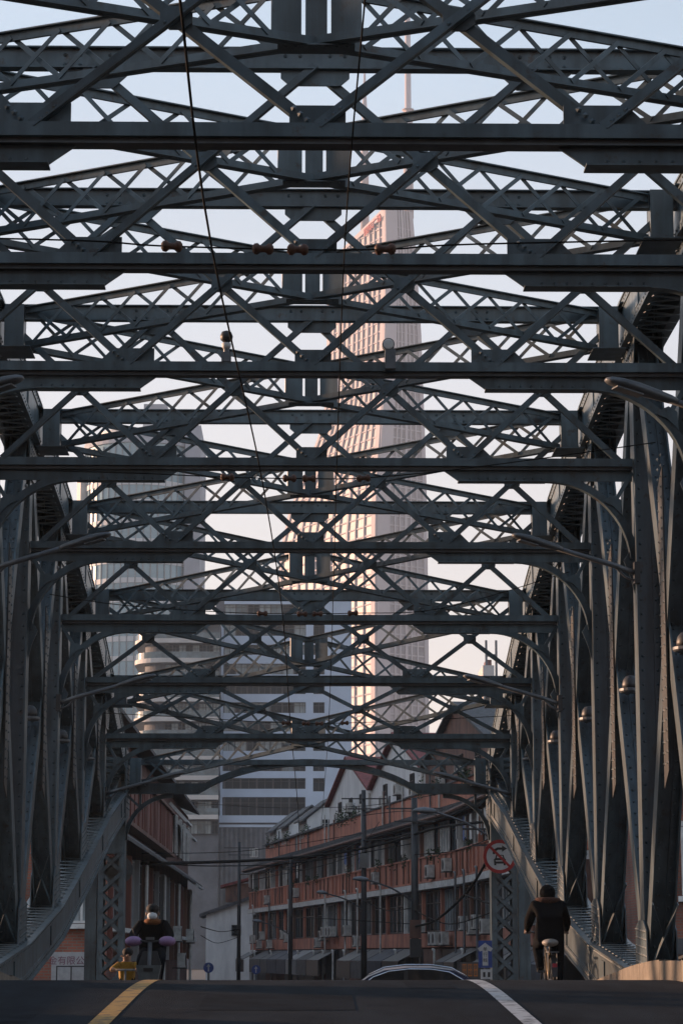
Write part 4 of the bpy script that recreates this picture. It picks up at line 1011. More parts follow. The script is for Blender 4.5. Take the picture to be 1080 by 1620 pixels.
    # masts
    for (x,y0,y1,r0,r1,dd) in ((646,345,-260,2.2,.5,14),(577,372,95,2.4,.25,26)):
        p0 = at(x,y0,D+dd); p1 = Vector((p0.x,p0.y,hz(y1,D+dd)))
        mb = MB()
        if x == 646:
            zr = hz(182,D+dd); p = [p0,Vector((p0.x,p0.y,zr-1)),Vector((p0.x,p0.y,zr)),Vector((p0.x,p0.y,hz(0,D+dd))),p1]; mb.tube(p,[2.3,2.1,1.5,1.2,.4],10)
            mb.tube([Vector((p0.x,p0.y,zr-.6)),Vector((p0.x,p0.y,zr+.6))],2.9,12); mb.tube([Vector((p0.x,p0.y,zr+2.4)),Vector((p0.x,p0.y,zr+2.7))],2.7,12)
        else: mb.tube([p0,p0.lerp(p1,.55),p1],[2.0,1.7,.2],10)
        mb.build('mast', M['twall'], t, smooth=True)
skyscraper()
def far_right():
    D = 420; x0,x1 = px_span(D,766,784); t = thing('slim_block', 'slim pale block with rooftop frame low behind the right truss', 'building', ((x0+x1)/2,D+8,0))
    MB().box(x0,x1,D,D+12,0,hz(1052,D)).build('wall', M['sandstone'], t)
    mb = MB(); a,b = px_span(D,773,789)
    for xx in (a,b): mb.box(xx-.2,xx+.2,D+2,D+2.4,hz(1070,D),hz(1010,D))
    mb.box(a,b,D+2.05,D+2.35,hz(1036,D),hz(1032,D)); mb.build('roof_frame', M['concg'], t)
    a,b = px_span(D,773,782); MB().box(a,b,D+3,D+8,hz(1066,D),hz(1040,D)).build('stair_tower', M['louvre'], t)
    for k in range(8):
        z = 10+5*k
        if z < hz(1060,D): MB().box(x0+.3,x1-.3,D-.12,D-.01,z,z+2).build('window', M['glassd'], t)
far_right()

# ------------------------------------------------------------------ unseen blocks added left and behind the camera to shade street and bridge
def shade_block(x0,x1,y0,y1,h,label):
    t = thing('shading_block', label, 'building', ((x0+x1)/2,(y0+y1)/2,0))
    MB().box(x0,x1,y0,y1,-.05,h).build('wall', M['brick2'], t); MB().box(x0-.5,x1+.5,y0-.5,y1+.5,h+.001,h+.6).build('roof_slab', M['concrete'], t)
    F = FR((x0,y1),(x1,y1),left=True); n = int((x1-x0)/4)
    for f in range(int(h/3.4)):
        mb = MB()
        for k in range(n): fbox(mb,F,k*4+1,k*4+2.8,f*3.4+1,f*3.4+2.6,.001,.06)
        mb.build('window_row', M['glassd'], t)
shade_block(-62,-30,90,140,21,'unseen brick block added left of the street to shade the terraces')
shade_block(-66,-30,140.1,235,22,'farther unseen brick block added left of the street to shade the terraces')
shade_block(-42,-8,-46,-13,17,'unseen brick block added behind the camera on the left to darken the bridge')
shade_block(8,42,-46,-13,16,'unseen brick block added behind the camera on the right to darken the bridge')

# ------------------------------------------------------------------ lamps on the bridge
def lamp_arm(i, s, py, label):
    y = NY[i]-.19; x = 3.95
    zb = hz(py, y); t = thing('bridge_lamp', label, 'street lamp', (s*x, y, zb), 'lamps on arms along the bridge trusses')
    a = Vector((s*x,y-.05,zb)); b = Vector((s*(x-1.0),y-.35,zb+.24)); d = (b-a).normalized()
    MB().tube([a-vec(0,0,.02),a+d*.3,b],[.036,.034,.03],8).build('arm', M['galv'], t, smooth=True)
    mb = MB(); mb.box(min(s*(x-.04),s*(x+.03)),max(s*(x-.04),s*(x+.03)),y-.12,y+.02,zb-.14,zb+.12); mb.build('mounting_plate', M['steel_dark'], t)
    MB().tube([a-vec(0,0,.12),a-vec(0,0,.1)+d*.16,a+d*.3-vec(0,0,.01)],[.016]*3,6).build('stay', M['galv'], t)
    e = b+d*.62; up = Vector((0,0,1)); sd = d.cross(up).normalized(); u2 = sd.cross(d)
    mb = MB(); n = 8; prof = [(-.06,.04,.036),(0,.06,.045),(.12,.068,.055),(.30,.09,.062),(.45,.09,.055),(.55,.065,.04),(.59,.03,.02)]
    base = 0
    for (q,wd,ht) in prof:
        for k in range(12):
            th = 2*math.pi*k/12; cz = math.sin(th); mb.v.append(tuple(b+d*q+sd*(wd*math.cos(th))+u2*(ht*(cz if cz>0 else cz*.55))))
    for j in range(len(prof)-1):
        for k in range(12): k2=(k+1)%12; mb.f.append((j*12+k,j*12+k2,j*12+12+k2,j*12+12+k))
    mb.f.append(tuple(range(12))[::-1]); mb.f.append(tuple((len(prof)-1)*12+k for k in range(12)))
    mb.build('lamp_head', M['galv'], t, smooth=True)
    mb = MB(); mb.frame_box(b+d*.26-sd*.06-u2*.045, d*.24, sd*.12, u2*.014); mb.build('lens', M['galv'], t)
for i,py,nm in ((7,690,'nearest'),(5,905,'second'),(3,1112,'third'),(1,1256,'farthest')):
    for s in (-1,1): lamp_arm(i,s,py,f'{nm} grey lamp on an arm fixed to the {"left" if s<0 else "right"} truss')
# small floodlights clamped to the diagonals and near the post heads
def floodlight(p, s, label):
    t = thing('floodlight', label, 'floodlight', p, 'floodlights clamped to the trusses')
    p = Vector(p)
    MB().lathe(p, [(.13,0),(.15,.02),(.15,.05),(.135,.055)], 16).build('collar', M['galv'], t, smooth=False)
    MB().lathe(p+vec(0,0,.056), [(.105,0),(.11,.05),(.095,.11),(.06,.155),(.01,.17)], 14).build('housing', M['dark'], t, smooth=True)
    MB().bar(p+vec(-s*.02,.12,.02), p+vec(0,.34,.02), .05, .03).build('clamp', M['galv'], t)
for k,(i,py) in enumerate(((5,1035),(4,1098),(3,1142),(2,1176),(1,1202))):
    for s in (-1,1):
        a0 = Vector((0,NY[i],low_c(i))); b1 = Vector((0,NY[i+1],top_c(i+1))); b0 = Vector((0,NY[i+1],low_c(i+1))); a1 = Vector((0,NY[i],top_c(i)))
        ym = (NY[i]+NY[i+1])/2; z = hz(py, ym-.3)
        f = (z-b0.z)/(a1.z-b0.z); yd = b0.y+(a1.y-b0.y)*f
        floodlight((s*4.11, yd-.42, z), s, f'small domed floodlight on the {"left" if s<0 else "right"} truss diagonal, {["nearest","second","third","fourth","farthest"][k]} of five')
for k,(i,py) in enumerate(((5,632),(4,768),(3,897),(2,1026))):
    for s in (-1,1): floodlight((s*4.11, NY[i]-.40, hz(py,NY[i]-.4)-.05), s, f'small domed floodlight high on the {"left" if s<0 else "right"} truss, {["nearest","second","third","farthest"][k]} of four')

# ------------------------------------------------------------------ trolley wires, span wires, insulators
def wire(name, label, pts, r, cat='cable', m=None, group=None):
    pts = [Vector(p) for p in pts]; o = MB().tube(pts, r, 6).build(name, m or M['wire'], None, org=pts[0], smooth=True); return tag(o, label, cat, group)
def smooth_pts(P, n=6):
    P = [Vector(p) for p in P]; out = []
    for i in range(len(P)-1):
        p0 = P[max(i-1,0)]; p1 = P[i]; p2 = P[i+1]; p3 = P[min(i+2,len(P)-1)]
        for k in range(n):
            t = k/n; out.append(.5*((2*p1)+(p2-p0)*t+(2*p0-5*p1+4*p2-p3)*t*t+(3*p1-p0-3*p2+p3)*t**3))
    return out+[P[-1]]
wa = [at(262,-180,9.5),at(285,0,12.5),at(335,392,17.5),at(414,756,27.2),at(447,972,36.4),at(459,1142,46.5),at(470,1262,62),at(474,1330,80)]
wb = [at(592,-180,9.5),at(577,0,12.5),at(545,392,17.5),at(532,756,27.2),at(526,972,36.4),at(520,1142,46.5),at(514,1232,60),at(508,1310,80)]
wire('trolley_wire','left of two black trolley wires running down the bridge', smooth_pts(wa), .0085)
wire('trolley_wire','right of two black trolley wires running down the bridge', smooth_pts(wb), .0055)
def spool(mb, c, d, L=.26):
    L *= .8
    c = Vector(c); d = Vector(d).normalized(); mb.lathe(c-d*L/2, [(.02,0),(.042,.015),(.046,.04),(.028,.06),(.026,L/2),(.028,L-.06),(.046,L-.04),(.042,L-.015),(.02,L)], 10, axis=d)
for (D,pts,ins,nm) in ((17.5,[(-40,372),(110,380),(255,389),(480,395),(620,394),(760,386),(1110,374)],(272,416,471,609),'nearest'),
                       (27.2,[(-20,742),(200,748),(360,755),(480,757),(580,756),(760,738),(1062,700)],(360,458,489,575),'second'),
                       (36.4,[(20,940),(200,958),(395,970),(560,970),(700,962),(1000,905)],(415,478,502,558),'third'),
                       (46.5,[(120,1128),(300,1135),(460,1144),(600,1142),(880,1132)],(452,484,505,545),'farthest')):
    P = [at(x,y,D) for x,y in pts]; P[0].x = -3.95; P[-1].x = 3.95; S_ = smooth_pts(P)
    t = thing('span_wire', f'{nm} span wire with brown insulators strung across the bridge', 'cable', S_[0], 'span wires across the bridge')
    MB().tube(S_, .007, 6).build('wire', M['wire'], t)
    for q in ins:
        xw = at(q,pts[2][1],D).x
        for k in range(len(S_)-1):
            if S_[k].x <= xw < S_[k+1].x:
                f = (xw-S_[k].x)/(S_[k+1].x-S_[k].x); c = S_[k].lerp(S_[k+1],f); mb = MB(); spool(mb,c,S_[k+1]-S_[k],.20); mb.build('insulator', M['insul'], t, smooth=True)
# camera and small post on the sway beam
def cctv():
    D = NY[6]-.05; b = at(358,575,D); b.z = BEAM[6]+.086
    t = thing('security_camera', 'dome security camera on a short post on the sway beam', 'security camera', b)
    zt = hz(553,D)
    MB().tube([b,Vector((b.x,b.y,zt))],.03,8).build('post', M['galv'], t); MB().box(b.x-.05,b.x+.05,b.y-.05,b.y+.05,b.z,b.z+.10).build('base', M['galv'], t)
    MB().lathe((b.x,b.y,zt),[(.03,0),(.045,.02),(.05,.06),(.035,.07)],12).build('collar', M['white'], t, smooth=True)
    MB().lathe((b.x,b.y,zt+.07),[(.03,0),(.062,.03),(.068,.07),(.05,.115),(.01,.13)],14).build('dome', M['dark'], t, smooth=True)
    b2 = at(617,575,D-.12); z1 = BEAM[6]+.086
    t2 = thing('beam_marker', 'short grey post with a round pale reflector on the sway beam', 'post', (b2.x,b2.y,z1))
    MB().box(b2.x-.055,b2.x+.055,b2.y-.05,b2.y+.05,z1-.10,z1+.11).build('post', M['galv'], t2)
    MB().lathe((b2.x-.02,b2.y-.052,z1+.16),[(.065,0),(.065,.1),(.05,.11)],16,axis=(0,1,0)).build('housing', M['galv'], t2)
    MB().lathe((b2.x-.02,b2.y-.054,z1+.16),[(.055,0),(.045,.006),(.01,.008)],16,axis=(0,-1,0)).build('reflector', M['white'], t2)
cctv()

# ------------------------------------------------------------------ traffic signs
M['signred'] = mat('sign_red', (0.26,0.015,0.015), 0.45, scale=8, var=.2); M['signwhite'] = mat('sign_white', (0.36,0.37,0.38), 0.45, scale=8, var=.15); M['signmauve'] = mat('mauve_lettering', (0.17,0.06,0.10), .6); M['signblue'] = mat('sign_blue', (0.012,0.045,0.20), 0.4, scale=8, var=.2); M['black'] = mat('sign_black', (0.01,0.01,0.01), 0.5)
def disc(c, r, y, th, n=36): return MB().lathe((c[0],y,c[1]),[(r,0),(r,th)],n,axis=(0,1,0))
def flat(pts, cx, y, cz, sc, th=.003): return MB().plate([(cx+p[0]*sc,y,cz+p[1]*sc) for p in pts],(0,-th,0))
def text_part(body, size, loc, m, parent, name='lettering', rot=(R(90),0,0), extr=.002):
    cu = bpy.data.curves.new('t','FONT'); cu.body = body; cu.size = size; cu.extrude = extr; cu.align_x = 'CENTER'; cu.align_y = 'CENTER'
    to = bpy.data.objects.new('tmp',cu); COL.objects.link(to); dg = bpy.context.evaluated_depsgraph_get(); me = bpy.data.meshes.new_from_object(to.evaluated_get(dg)); bpy.data.objects.remove(to)
    me.materials.clear(); me.materials.append(m)
    from mathutils import Euler
    return inst(name, me, parent, Matrix.Translation(Vector(loc)) @ Euler(rot).to_matrix().to_4x4())
def round_sign():
    D = 51.50; c = at(790,1355,D); r = 26/F_PX*52; t = thing('prohibition_sign', 'round red ringed sign with a crossed out car and arrow on right column', 'sign', (c.x,D,c.z))
    disc((c.x,c.z),r,D,.012).build('plate', M['signwhite'], t)
    mb = MB(); n = 40
    for k in range(n):
        a0, a1 = 2*math.pi*k/n, 2*math.pi*(k+1)/n
        mb.plate([(c.x+r*.80*math.cos(a0),D-.001,c.z+r*.80*math.sin(a0)),(c.x+r*math.cos(a0),D-.001,c.z+r*math.sin(a0)),(c.x+r*math.cos(a1),D-.001,c.z+r*math.sin(a1)),(c.x+r*.80*math.cos(a1),D-.001,c.z+r*.80*math.sin(a1))],(0,-.003,0))
    mb.build('ring', M['signred'], t)
    S = r
    car = [(-.34,-.52),(-.22,-.52),(-.22,-.42),(.22,-.42),(.22,-.52),(.34,-.52),(.36,-.18),(.28,-.10),(.22,.10),(-.22,.10),(-.28,-.10),(-.36,-.18)]
    flat(car,c.x,D-.001,c.z,S).build('car_symbol', M['black'], t)
    flat([(-.19,-.09),(.19,-.09),(.15,.05),(-.15,.05)],c.x,D-.0045,c.z,S,.001).build('symbol_window', M['signwhite'], t)
    flat([(-.25,-.29),(.25,-.29),(.25,-.23),(-.25,-.23)],c.x,D-.0045,c.z,S,.001).build('symbol_grille', M['signwhite'], t)
    flat([(-.42,.14),(-.30,.14),(-.26,.30),(-.10,.40),(.14,.40),(.14,.28),(.44,.47),(.14,.66),(.14,.54),(-.14,.54),(-.34,.42),(-.42,.26)],c.x,D-.001,c.z,S).build('arrow_symbol', M['black'], t)
    a = R(-45); w_ = .075
    ux, uz = math.cos(a), math.sin(a)
    flat([(-.84*ux-w_*uz*-1*-1,-.84*uz+w_*ux*1),( .84*ux-w_*uz*-1*-1,.84*uz+w_*ux),( .84*ux+w_*uz,.84*uz-w_*ux),(-.84*ux+w_*uz,-.84*uz-w_*ux)],c.x,D-.006,c.z,S,.002).build('slash', M['signred'], t)
    MB().box(c.x-.03,c.x+.03,D+.012,D+.10,c.z-.2,c.z+.2).build('bracket', M['galv'], t)
round_sign()
c = at(188,1376,52.3); t = thing('round_sign_back','grey back of a round sign beside the left portal column','sign',(c.x,52.3,c.z))
disc((c.x,c.z),.30,52.3,.012).build('plate', M['galv'], t); MB().box(c.x-.3,c.x+.3,52.27,52.30,c.z-.1,c.z-.06).build('rail', M['galv'], t)
def blue_sign():
    D = 51.62; a = at(756,1488,D); b = at(778,1531,D); cx, cz = (a.x+b.x)/2, (a.z+b.z)/2; W, H = abs(b.x-a.x), abs(a.z-b.z)
    t = thing('one_way_sign','blue rectangular sign with white upward arrow beside the right column','sign',(cx,D,cz))
    MB().box(cx-W/2,cx+W/2,D,D+.012,cz-H/2,cz+H/2).build('plate', M['signblue'], t)
    flat([(-.11,-.44),(.11,-.44),(.11,.14),(.22,.10),(.30,.22),(.0,.44),(-.30,.22),(-.22,.10),(-.11,.14)],cx,D-.001,cz,H*.95).build('arrow', M['signwhite'], t)
    for k,ch in enumerate('单行线'): text_part(ch,.095,(cx,D-.006,cz+.10-.115*k),M['black'],t)
    MB().box(cx-.02,cx+.02,D+.012,D+.06,rz(52)-.2,cz+H/2).build('post', M['galv'], t)
    t2 = thing('small_plate','small pale plate on the post under the blue arrow sign','sign',(cx+.02,D,cz-H*.72))
    MB().box(cx-.10,cx+.14,D-.002,D+.010,cz-H*.92,cz-H*.56).build('plate', M['signwhite'], t2)
    for k in range(2): MB().box(cx-.05+.1*k,cx+.0+.1*k,D-.005,D-.0025,cz-H*.84,cz-H*.66).build('symbol', M['black'], t2)
blue_sign()
def shop_signs():
    D = 60; a = at(82,1506,D); b = at(146,1549,D); cx = (a.x+b.x)/2
    t = thing('shop_sign','white shop board with red lettering seen between the left columns','sign',(cx,D,b.z))
    MB().box(a.x,b.x,D,D+.08,b.z-.8,a.z).build('board', M['signwhite'], t)
    text_part('金有限公司',.22,(cx-.02,D-.004,a.z-.22),M['signmauve'],t)
    mb = MB(); mb.box(a.x+.15,b.x-.04,D-.3,D-.27,a.z-.36,a.z-.33)
    for q in (a.x+.15,cx,b.x-.07): mb.box(q,q+.03,D-.3,D-.27,b.z-.8,a.z-.36)
    mb.build('rail', M['dark'], t)
    D = 66; a = at(730,1524,D); b = at(757,1546,D)
    M['led'] = mat('orange_sign_letters',(0.10,0.04,0.008),.5,emit=(1.0,.30,.04),estr=.03)
    t = thing('lit_sign','dim orange lit shop sign with blocky letters behind the car','sign',((a.x+b.x)/2,D,b.z))
    MB().box(a.x-.05,b.x+.05,D,D+.1,b.z-.5,a.z+.03).build('board', M['dark'], t)
    W = (b.x-a.x)/3
    for k in range(3):
        for (x0,x1,z0,z1) in ((.1,.9,.86,.96),(.1,.9,.48,.58),(.1,.9,.06,.16),(.12,.24,.16,.86),(.76,.88,.16,.86),(.44,.56,.2,.9)):
            H = a.z-b.z; MB().box(a.x+W*(k+x0*.9),a.x+W*(k+x1*.9),D-.004-.002*(x1-x0<.2),D-.001,b.z+H*z0,b.z+H*z1).build('letter_stroke', M['led'], t)
    for (px_,py_,r_,nm) in ((330,1531,8,'blue round sign with a white arrow far down the street on the left'),(405,1534,7,'blue round sign with a white arrow by the foot of the far terrace')):
        D = 88; c = at(px_,py_,D); t = thing('round_blue_sign',nm,'sign',(c.x,D,0)); rr = r_/F_PX*D
        disc((c.x,c.z),rr,D,.02).build('plate', M['signblue'], t); flat([(-.12,-.7),(.12,-.7),(.12,.2),(.4,.2),(0,.75),(-.4,.2),(-.12,.2)],c.x,D-.001,c.z,rr).build('arrow', M['signwhite'], t); MB().box(c.x-.04,c.x+.04,D+.02,D+.08,0,c.z+rr).build('post', M['galv'], t)
shop_signs()

# ------------------------------------------------------------------ poles, street lamps, cables
def utility_pole(px_, ytop, D, r, label, arm=None, boxes=()):
    p = at(px_,ytop,D); t = thing('utility_pole', label, 'utility pole', (p.x,D,0))
    MB().tube([(p.x,D,-.05),(p.x,D,p.z*.5),(p.x,D,p.z)],[r,r*.9,r*.72],10).build('pole', M['dark'], t, smooth=True)
    for k,(dz,L) in enumerate(((.4,1.1),(.9,.8))): MB().box(p.x-L,p.x+L,D-.18,D-.10,p.z-dz-.06,p.z-dz).build('crossarm', M['dark'], t)
    if arm:
        (hx0,hx1,hy,ay) = arm; h0 = at(hx0,hy,D-1.2); h1 = at(hx1,hy+2,D-1.2); a = Vector((p.x,D,at(px_,ay,D).z))
        MB().tube(smooth_pts([a,a.lerp(h1,.5)+vec(0,0,.12),h1]),.035,6).build('lamp_arm', M['galv'], t)
        d = (h0-h1).normalized(); L = (h0-h1).length; mb = MB(); prof = [(0,.06,.05),(.15,.11,.08),(.5,.16,.10),(.85,.12,.07),(1,.03,.02)]
        sd = d.cross(vec(0,0,1)).normalized()
        for (q,wd,ht) in prof:
            for k in range(10): th = 2*math.pi*k/10; cz = math.sin(th); mb.v.append(tuple(h1+d*(q*L)+sd*(wd*math.cos(th)*1.3)+vec(0,0,1)*(ht*1.5*(cz if cz>0 else .35*cz))))
        for j in range(4):
            for k in range(10): k2=(k+1)%10; mb.f.append((j*10+k,j*10+k2,j*10+10+k2,j*10+10+k))
        mb.f.append(tuple(range(10))[::-1]); mb.f.append(tuple(40+k for k in range(10))); mb.build('lamp_head', M['galv'], t, smooth=True)
    for (py_,m) in boxes:
        z = at(px_,py_,D).z; MB().box(p.x-.22,p.x+.22,D-.5,D-.2,z-.35,z+.35).build('junction_box', m, t)
    return p
utility_pole(786,1290,76,.15,'black pole half hidden by the right portal column with a lamp',(652,690,1283,1332))
utility_pole(655,1262,95,.17,'thick black pole before the orange terrace, nearest in the open street',(557,583,1391,1428),((1470,M['brown']),(1500,M['dark'])))
utility_pole(575,1250,120,.16,'black pole with a blue grey box before the white gables',(500,518,1412,1440),((1362,M['glassb']),))
utility_pole(460,1352,150,.15,'slim black pole before the far terrace end',(399,415,1457,1480))
utility_pole(379,1332,175,.15,'farthest black pole before the small white house')
cab = [('thick bundle of black cables sagging from the second pole to the left house',[(655,1322,95),(560,1345,100),(450,1358,95),(330,1364,86),(225,1366,78)],.055),
 ('thick bundle of black cables from the nearest open pole to the right column',[(655,1320,95),(700,1308,88),(786,1298,76)],.05),
 ('thin black cable under the bundle towards the left house',[(655,1334,95),(480,1364,100),(330,1370,88),(225,1362,78)],.02),
 ('cable linking the first two poles along the terrace roof edge',[(655,1316,95),(620,1326,108),(575,1330,120)],.04),
 ('cable linking the middle poles along the terrace front',[(575,1330,120),(520,1352,135),(460,1372,150)],.035),
 ('cable linking the last two poles at the far end',[(460,1372,150),(420,1380,163),(379,1384,175)],.03),
 ('twisted black cable bundle climbing from the pole to the portal',[(655,1466,95),(690,1455,88),(735,1415,80),(765,1370,72),(776,1338,66)],.045),
 ('lower black cable drooping to the right portal column',[(735,1415,80),(760,1425,70),(795,1436,60)],.025),
 ('thin cable across the lower windows from pole to pole',[(655,1462,95),(560,1456,108),(460,1450,150)],.02),
 ('low cable strung before the small white house',[(379,1470,175),(350,1474,165),(318,1466,112)],.025),
 ('second low cable drooping before the small white house',[(379,1482,175),(345,1492,165),(318,1480,112)],.02),
 ('high thin cable crossing the street before the white gables',[(700,1255,95),(575,1275,120),(440,1278,150),(300,1270,112)],.016),
 ('slack thin cable looping below the white gables',[(690,1290,92),(640,1283,105),(575,1290,120)],.02)]
cab += [('thin cable from the left house to the pole before the white gables',[(225,1350,78),(400,1345,100),(575,1318,120)],.015),
 ('slack cable looping along the lower orange wall',[(575,1424,120),(610,1440,108),(655,1436,95)],.02),
 ('slack cable looping from the near pole to the portal column',[(655,1440,95),(710,1462,84),(786,1440,76)],.02),
 ('pair wire drooping above the glazed gallery',[(655,1352,95),(720,1346,86),(786,1322,76)],.018),
 ('cable running under the far terrace eave',[(575,1348,120),(500,1372,140),(400,1392,172)],.02),
 ('stray wire hanging from the set back wall',[(600,1300,122),(580,1330,120),(566,1362,121)],.014)]
for lb,P,r in cab: wire('overhead_cable', lb, smooth_pts([at(*q) for q in P]), r)

# ------------------------------------------------------------------ parked car beyond the bridge
def car():
    D = 60.5; x0 = at(538,1540,D).x; z0 = rz(D); L = 4.75; W = 1.85
    M['carpaint'] = mat('dark_blue_car_paint',(0.006,0.014,0.045),.3,spec=.4); M['chrome'] = mat('chrome_trim',(.55,.57,.6),.2,metal=1.0); M['tyre'] = mat('tyre_rubber',(.012,.012,.012),.8); M['cglass'] = mat('car_glass',(.01,.012,.014),.05); M['tail'] = mat('red_tail_light',(.30,.02,.04),.3)
    t = thing('car','dark blue car with chrome window trim crossing beyond the bridge','car',(x0+1.7,D+.9,z0))
    sx = x0-1.05; H = 1.74
    body = [(0,.32),(0,.62),(.10,.82),(.45,.94),(1.15,1.03),(4.20,1.08),(4.62,1.02),(4.72,.85),(4.75,.45),(4.65,.30)]
    roof = [(1.10,1.02),(1.75,1.50),(2.15,1.67),(2.7,1.735),(3.3,1.735),(3.85,1.66),(4.25,1.45),(4.55,1.06)]
    def loft(prof, insets, y0, y1):
        mb = MB(); n = len(prof); rows = []
        for (f,ins) in insets:
            rows.append([(sx+p[0],y0+(y1-y0)*f, z0+p[1]-ins*max(0,(p[1]-1.0))) for p in prof])
        for rw in rows: mb.v += rw
        for j in range(len(rows)-1):
            for k in range(n): k2=(k+1)%n; mb.f.append((j*n+k,j*n+k2,(j+1)*n+k2,(j+1)*n+k))
        mb.f.append(tuple(range(n))[::-1]); mb.f.append(tuple((len(rows)-1)*n+k for k in range(n))); return mb
    loft(body,[(0,0),(.03,0),(.97,0),(1,0)],D,D+W).build('body', M['carpaint'], t)
    g = loft(roof,[(.10,.06),(.5,0),(.90,.06)],D,D+W); g.build('roof', M['carpaint'], t)
    side = [(1.38,1.08),(1.86,1.46),(2.25,1.60),(2.75,1.655),(3.3,1.65),(3.75,1.58),(4.10,1.38),(4.32,1.10)]
    yy = D+W*.10-.006
    MB().plate([(sx+p[0],yy,z0+p[1]) for p in side],(0,-.01,0)).build('side_window', M['cglass'], t)
    MB().tube([(sx+p[0],yy-.014,z0+p[1]) for p in side],.022,6).build('window_trim', M['chrome'], t, smooth=True)
    MB().tube([(sx+p[0]*.97+.06,D+W*.13,z0+p[1]+.028) for p in roof[1:-1]],.02,6).build('roof_rail', M['chrome'], t, smooth=True)
    MB().box(sx+2.62,sx+2.72,yy-.018,yy-.0105,z0+1.08,z0+1.65).build('door_pillar', M['black'], t)
    MB().box(sx+4.55,sx+4.76,D-.01,D+.3,z0+.82,z0+1.02).build('tail_light', M['tail'], t)
    MB().box(sx+1.5,sx+1.68,D-.16,D+.02,z0+1.05,z0+1.18).build('mirror', M['carpaint'], t)
    for wx in (.88,3.78):
        for wy in (D-.01,D+W-.21):
            w_ = MB().lathe((sx+wx,wy,z0+.33),[(.2,0),(.32,.0),(.335,.03),(.335,.19),(.32,.22),(.2,.22)],24,axis=(0,1,0)).build('wheel', M['tyre'], t); MB().lathe((sx+wx,wy-.004,z0+.33),[(.2,0),(.18,.01),(.05,.02)],16,axis=(0,1,0)).build('rim', M['galv'], w_)
car()

# ------------------------------------------------------------------ people and their bikes
M['coat'] = mat('black_coat', (0.007,0.007,0.008), .95, scale=12, spec=.08); M['trousers'] = mat('dark_trousers', (0.008,0.009,0.012), .95, scale=12, spec=.08)
M['skin'] = mat('skin', (0.32,0.19,0.13), .6, scale=8, var=.15); M['hair'] = mat('dark_hair', (0.012,0.010,0.009), .8, scale=20)
M['fur'] = mat('brown_fur_collar', (0.075,0.028,0.016), .95, scale=25, var=.5, bump=.8, bscale=60); M['yellowc'] = mat('yellow_jacket', (0.33,0.18,0.015), .8, scale=10, var=.35)
M['purple'] = mat('lilac_hand_muffs', (0.28,0.17,0.33), .6, scale=9, var=.25); M['mask'] = mat('white_face_mask', (0.62,0.66,0.68), .8, scale=10, var=.1)
M['shoe'] = mat('dark_shoe', (0.015,0.013,0.012), .7); M['seatc'] = mat('pale_saddle_cover', (0.26,0.245,0.225), .6, scale=10); M['rubber'] = mat('black_rubber', (0.012,0.012,0.012), .85)
M['gold'] = mat('brass_yellow_frame', (0.11,0.075,0.03), .45, metal=.5); M['basket'] = mat('grey_basket', (0.13,0.15,0.155), .6, scale=10); M['scarf'] = mat('orange_scarf', (0.16,0.055,0.012), .9, scale=14)
def figure(label, loc, rotz, J, E):
    """one continuous body grown on a skeleton; every edge names the material of its part of the body"""
    names = list(J); me = bpy.data.meshes.new('skeleton')
    me.from_pydata([Vector(J[n][:3]) for n in names], [(names.index(a),names.index(b)) for a,b,_ in E], []); me.update()
    o = bpy.data.objects.new('tmp', me); COL.objects.link(o)
    md = o.modifiers.new('skin','SKIN'); md.use_smooth_shade = True
    for i,n in enumerate(names):
        r = J[n][3]; r = r if isinstance(r, tuple) else (r,r); sv = me.skin_vertices[0].data[i]; sv.radius = r; sv.use_root = (i == 0)
    o.modifiers.new('sub','SUBSURF').levels = 2
    dg = bpy.context.evaluated_depsgraph_get(); bm_ = bpy.data.meshes.new_from_object(o.evaluated_get(dg)); bpy.data.objects.remove(o)
    mats = []; bm_.materials.clear()
    for _,_,k in E:
        if k not in mats: mats.append(k); bm_.materials.append(M[k])
    segs = [(Vector(J[a][:3]),Vector(J[b][:3]),mats.index(k)) for a,b,k in E]
    for p in bm_.polygons:
        c = p.center; best = (9,0)
        for a,b,k in segs:
            ab = b-a; t = max(0,min(1,(c-a).dot(ab)/max(ab.length_squared,1e-9))); d_ = (a+ab*t-c).length
            if d_ < best[0]: best = (d_,k)
        p.material_index = best[1]; p.use_smooth = True
    bm_.name = 'person'
    o = bpy.data.objects.new('person', bm_); COL.objects.link(o); o.location = loc; o.rotation_euler = (0,0,rotz)
    WM[o.name] = Matrix.Translation(Vector(loc)) @ Matrix.Rotation(rotz,4,'Z'); ORG[o.name] = Vector(loc)
    return tag(o, label, 'person')
class LOC:                              # builds parts in a local frame and drops them under a parent
    def __init__(s, parent, loc, rotz): s.p = parent; s.m = Matrix.Translation(Vector(loc)) @ Matrix.Rotation(rotz,4,'Z')
    def put(s, name, mb, m, smooth=True, parent=None):
        me = bpy.data.meshes.new(name); me.from_pydata(mb.v,[],mb.f); me.update(); me.materials.append(m)
        if smooth: me.polygons.foreach_set('use_smooth',[True]*len(me.polygons))
        return inst(name, me, parent or s.p, s.m)
def ellipsoid(c, r, n=12, m=8):
    mb = MB(); c = Vector(c)
    for j in range(m+1):
        ph = math.pi*j/m
        for k in range(n): th = 2*math.pi*k/n; mb.v.append((c.x+r[0]*math.sin(ph)*math.cos(th)+1e-6*k,c.y+r[1]*math.sin(ph)*math.sin(th),c.z+r[2]*math.cos(ph)))
    for j in range(m):
        for k in range(n): k2=(k+1)%n; mb.f.append((j*n+k,j*n+n+k,j*n+n+k2,j*n+k2))
    return mb
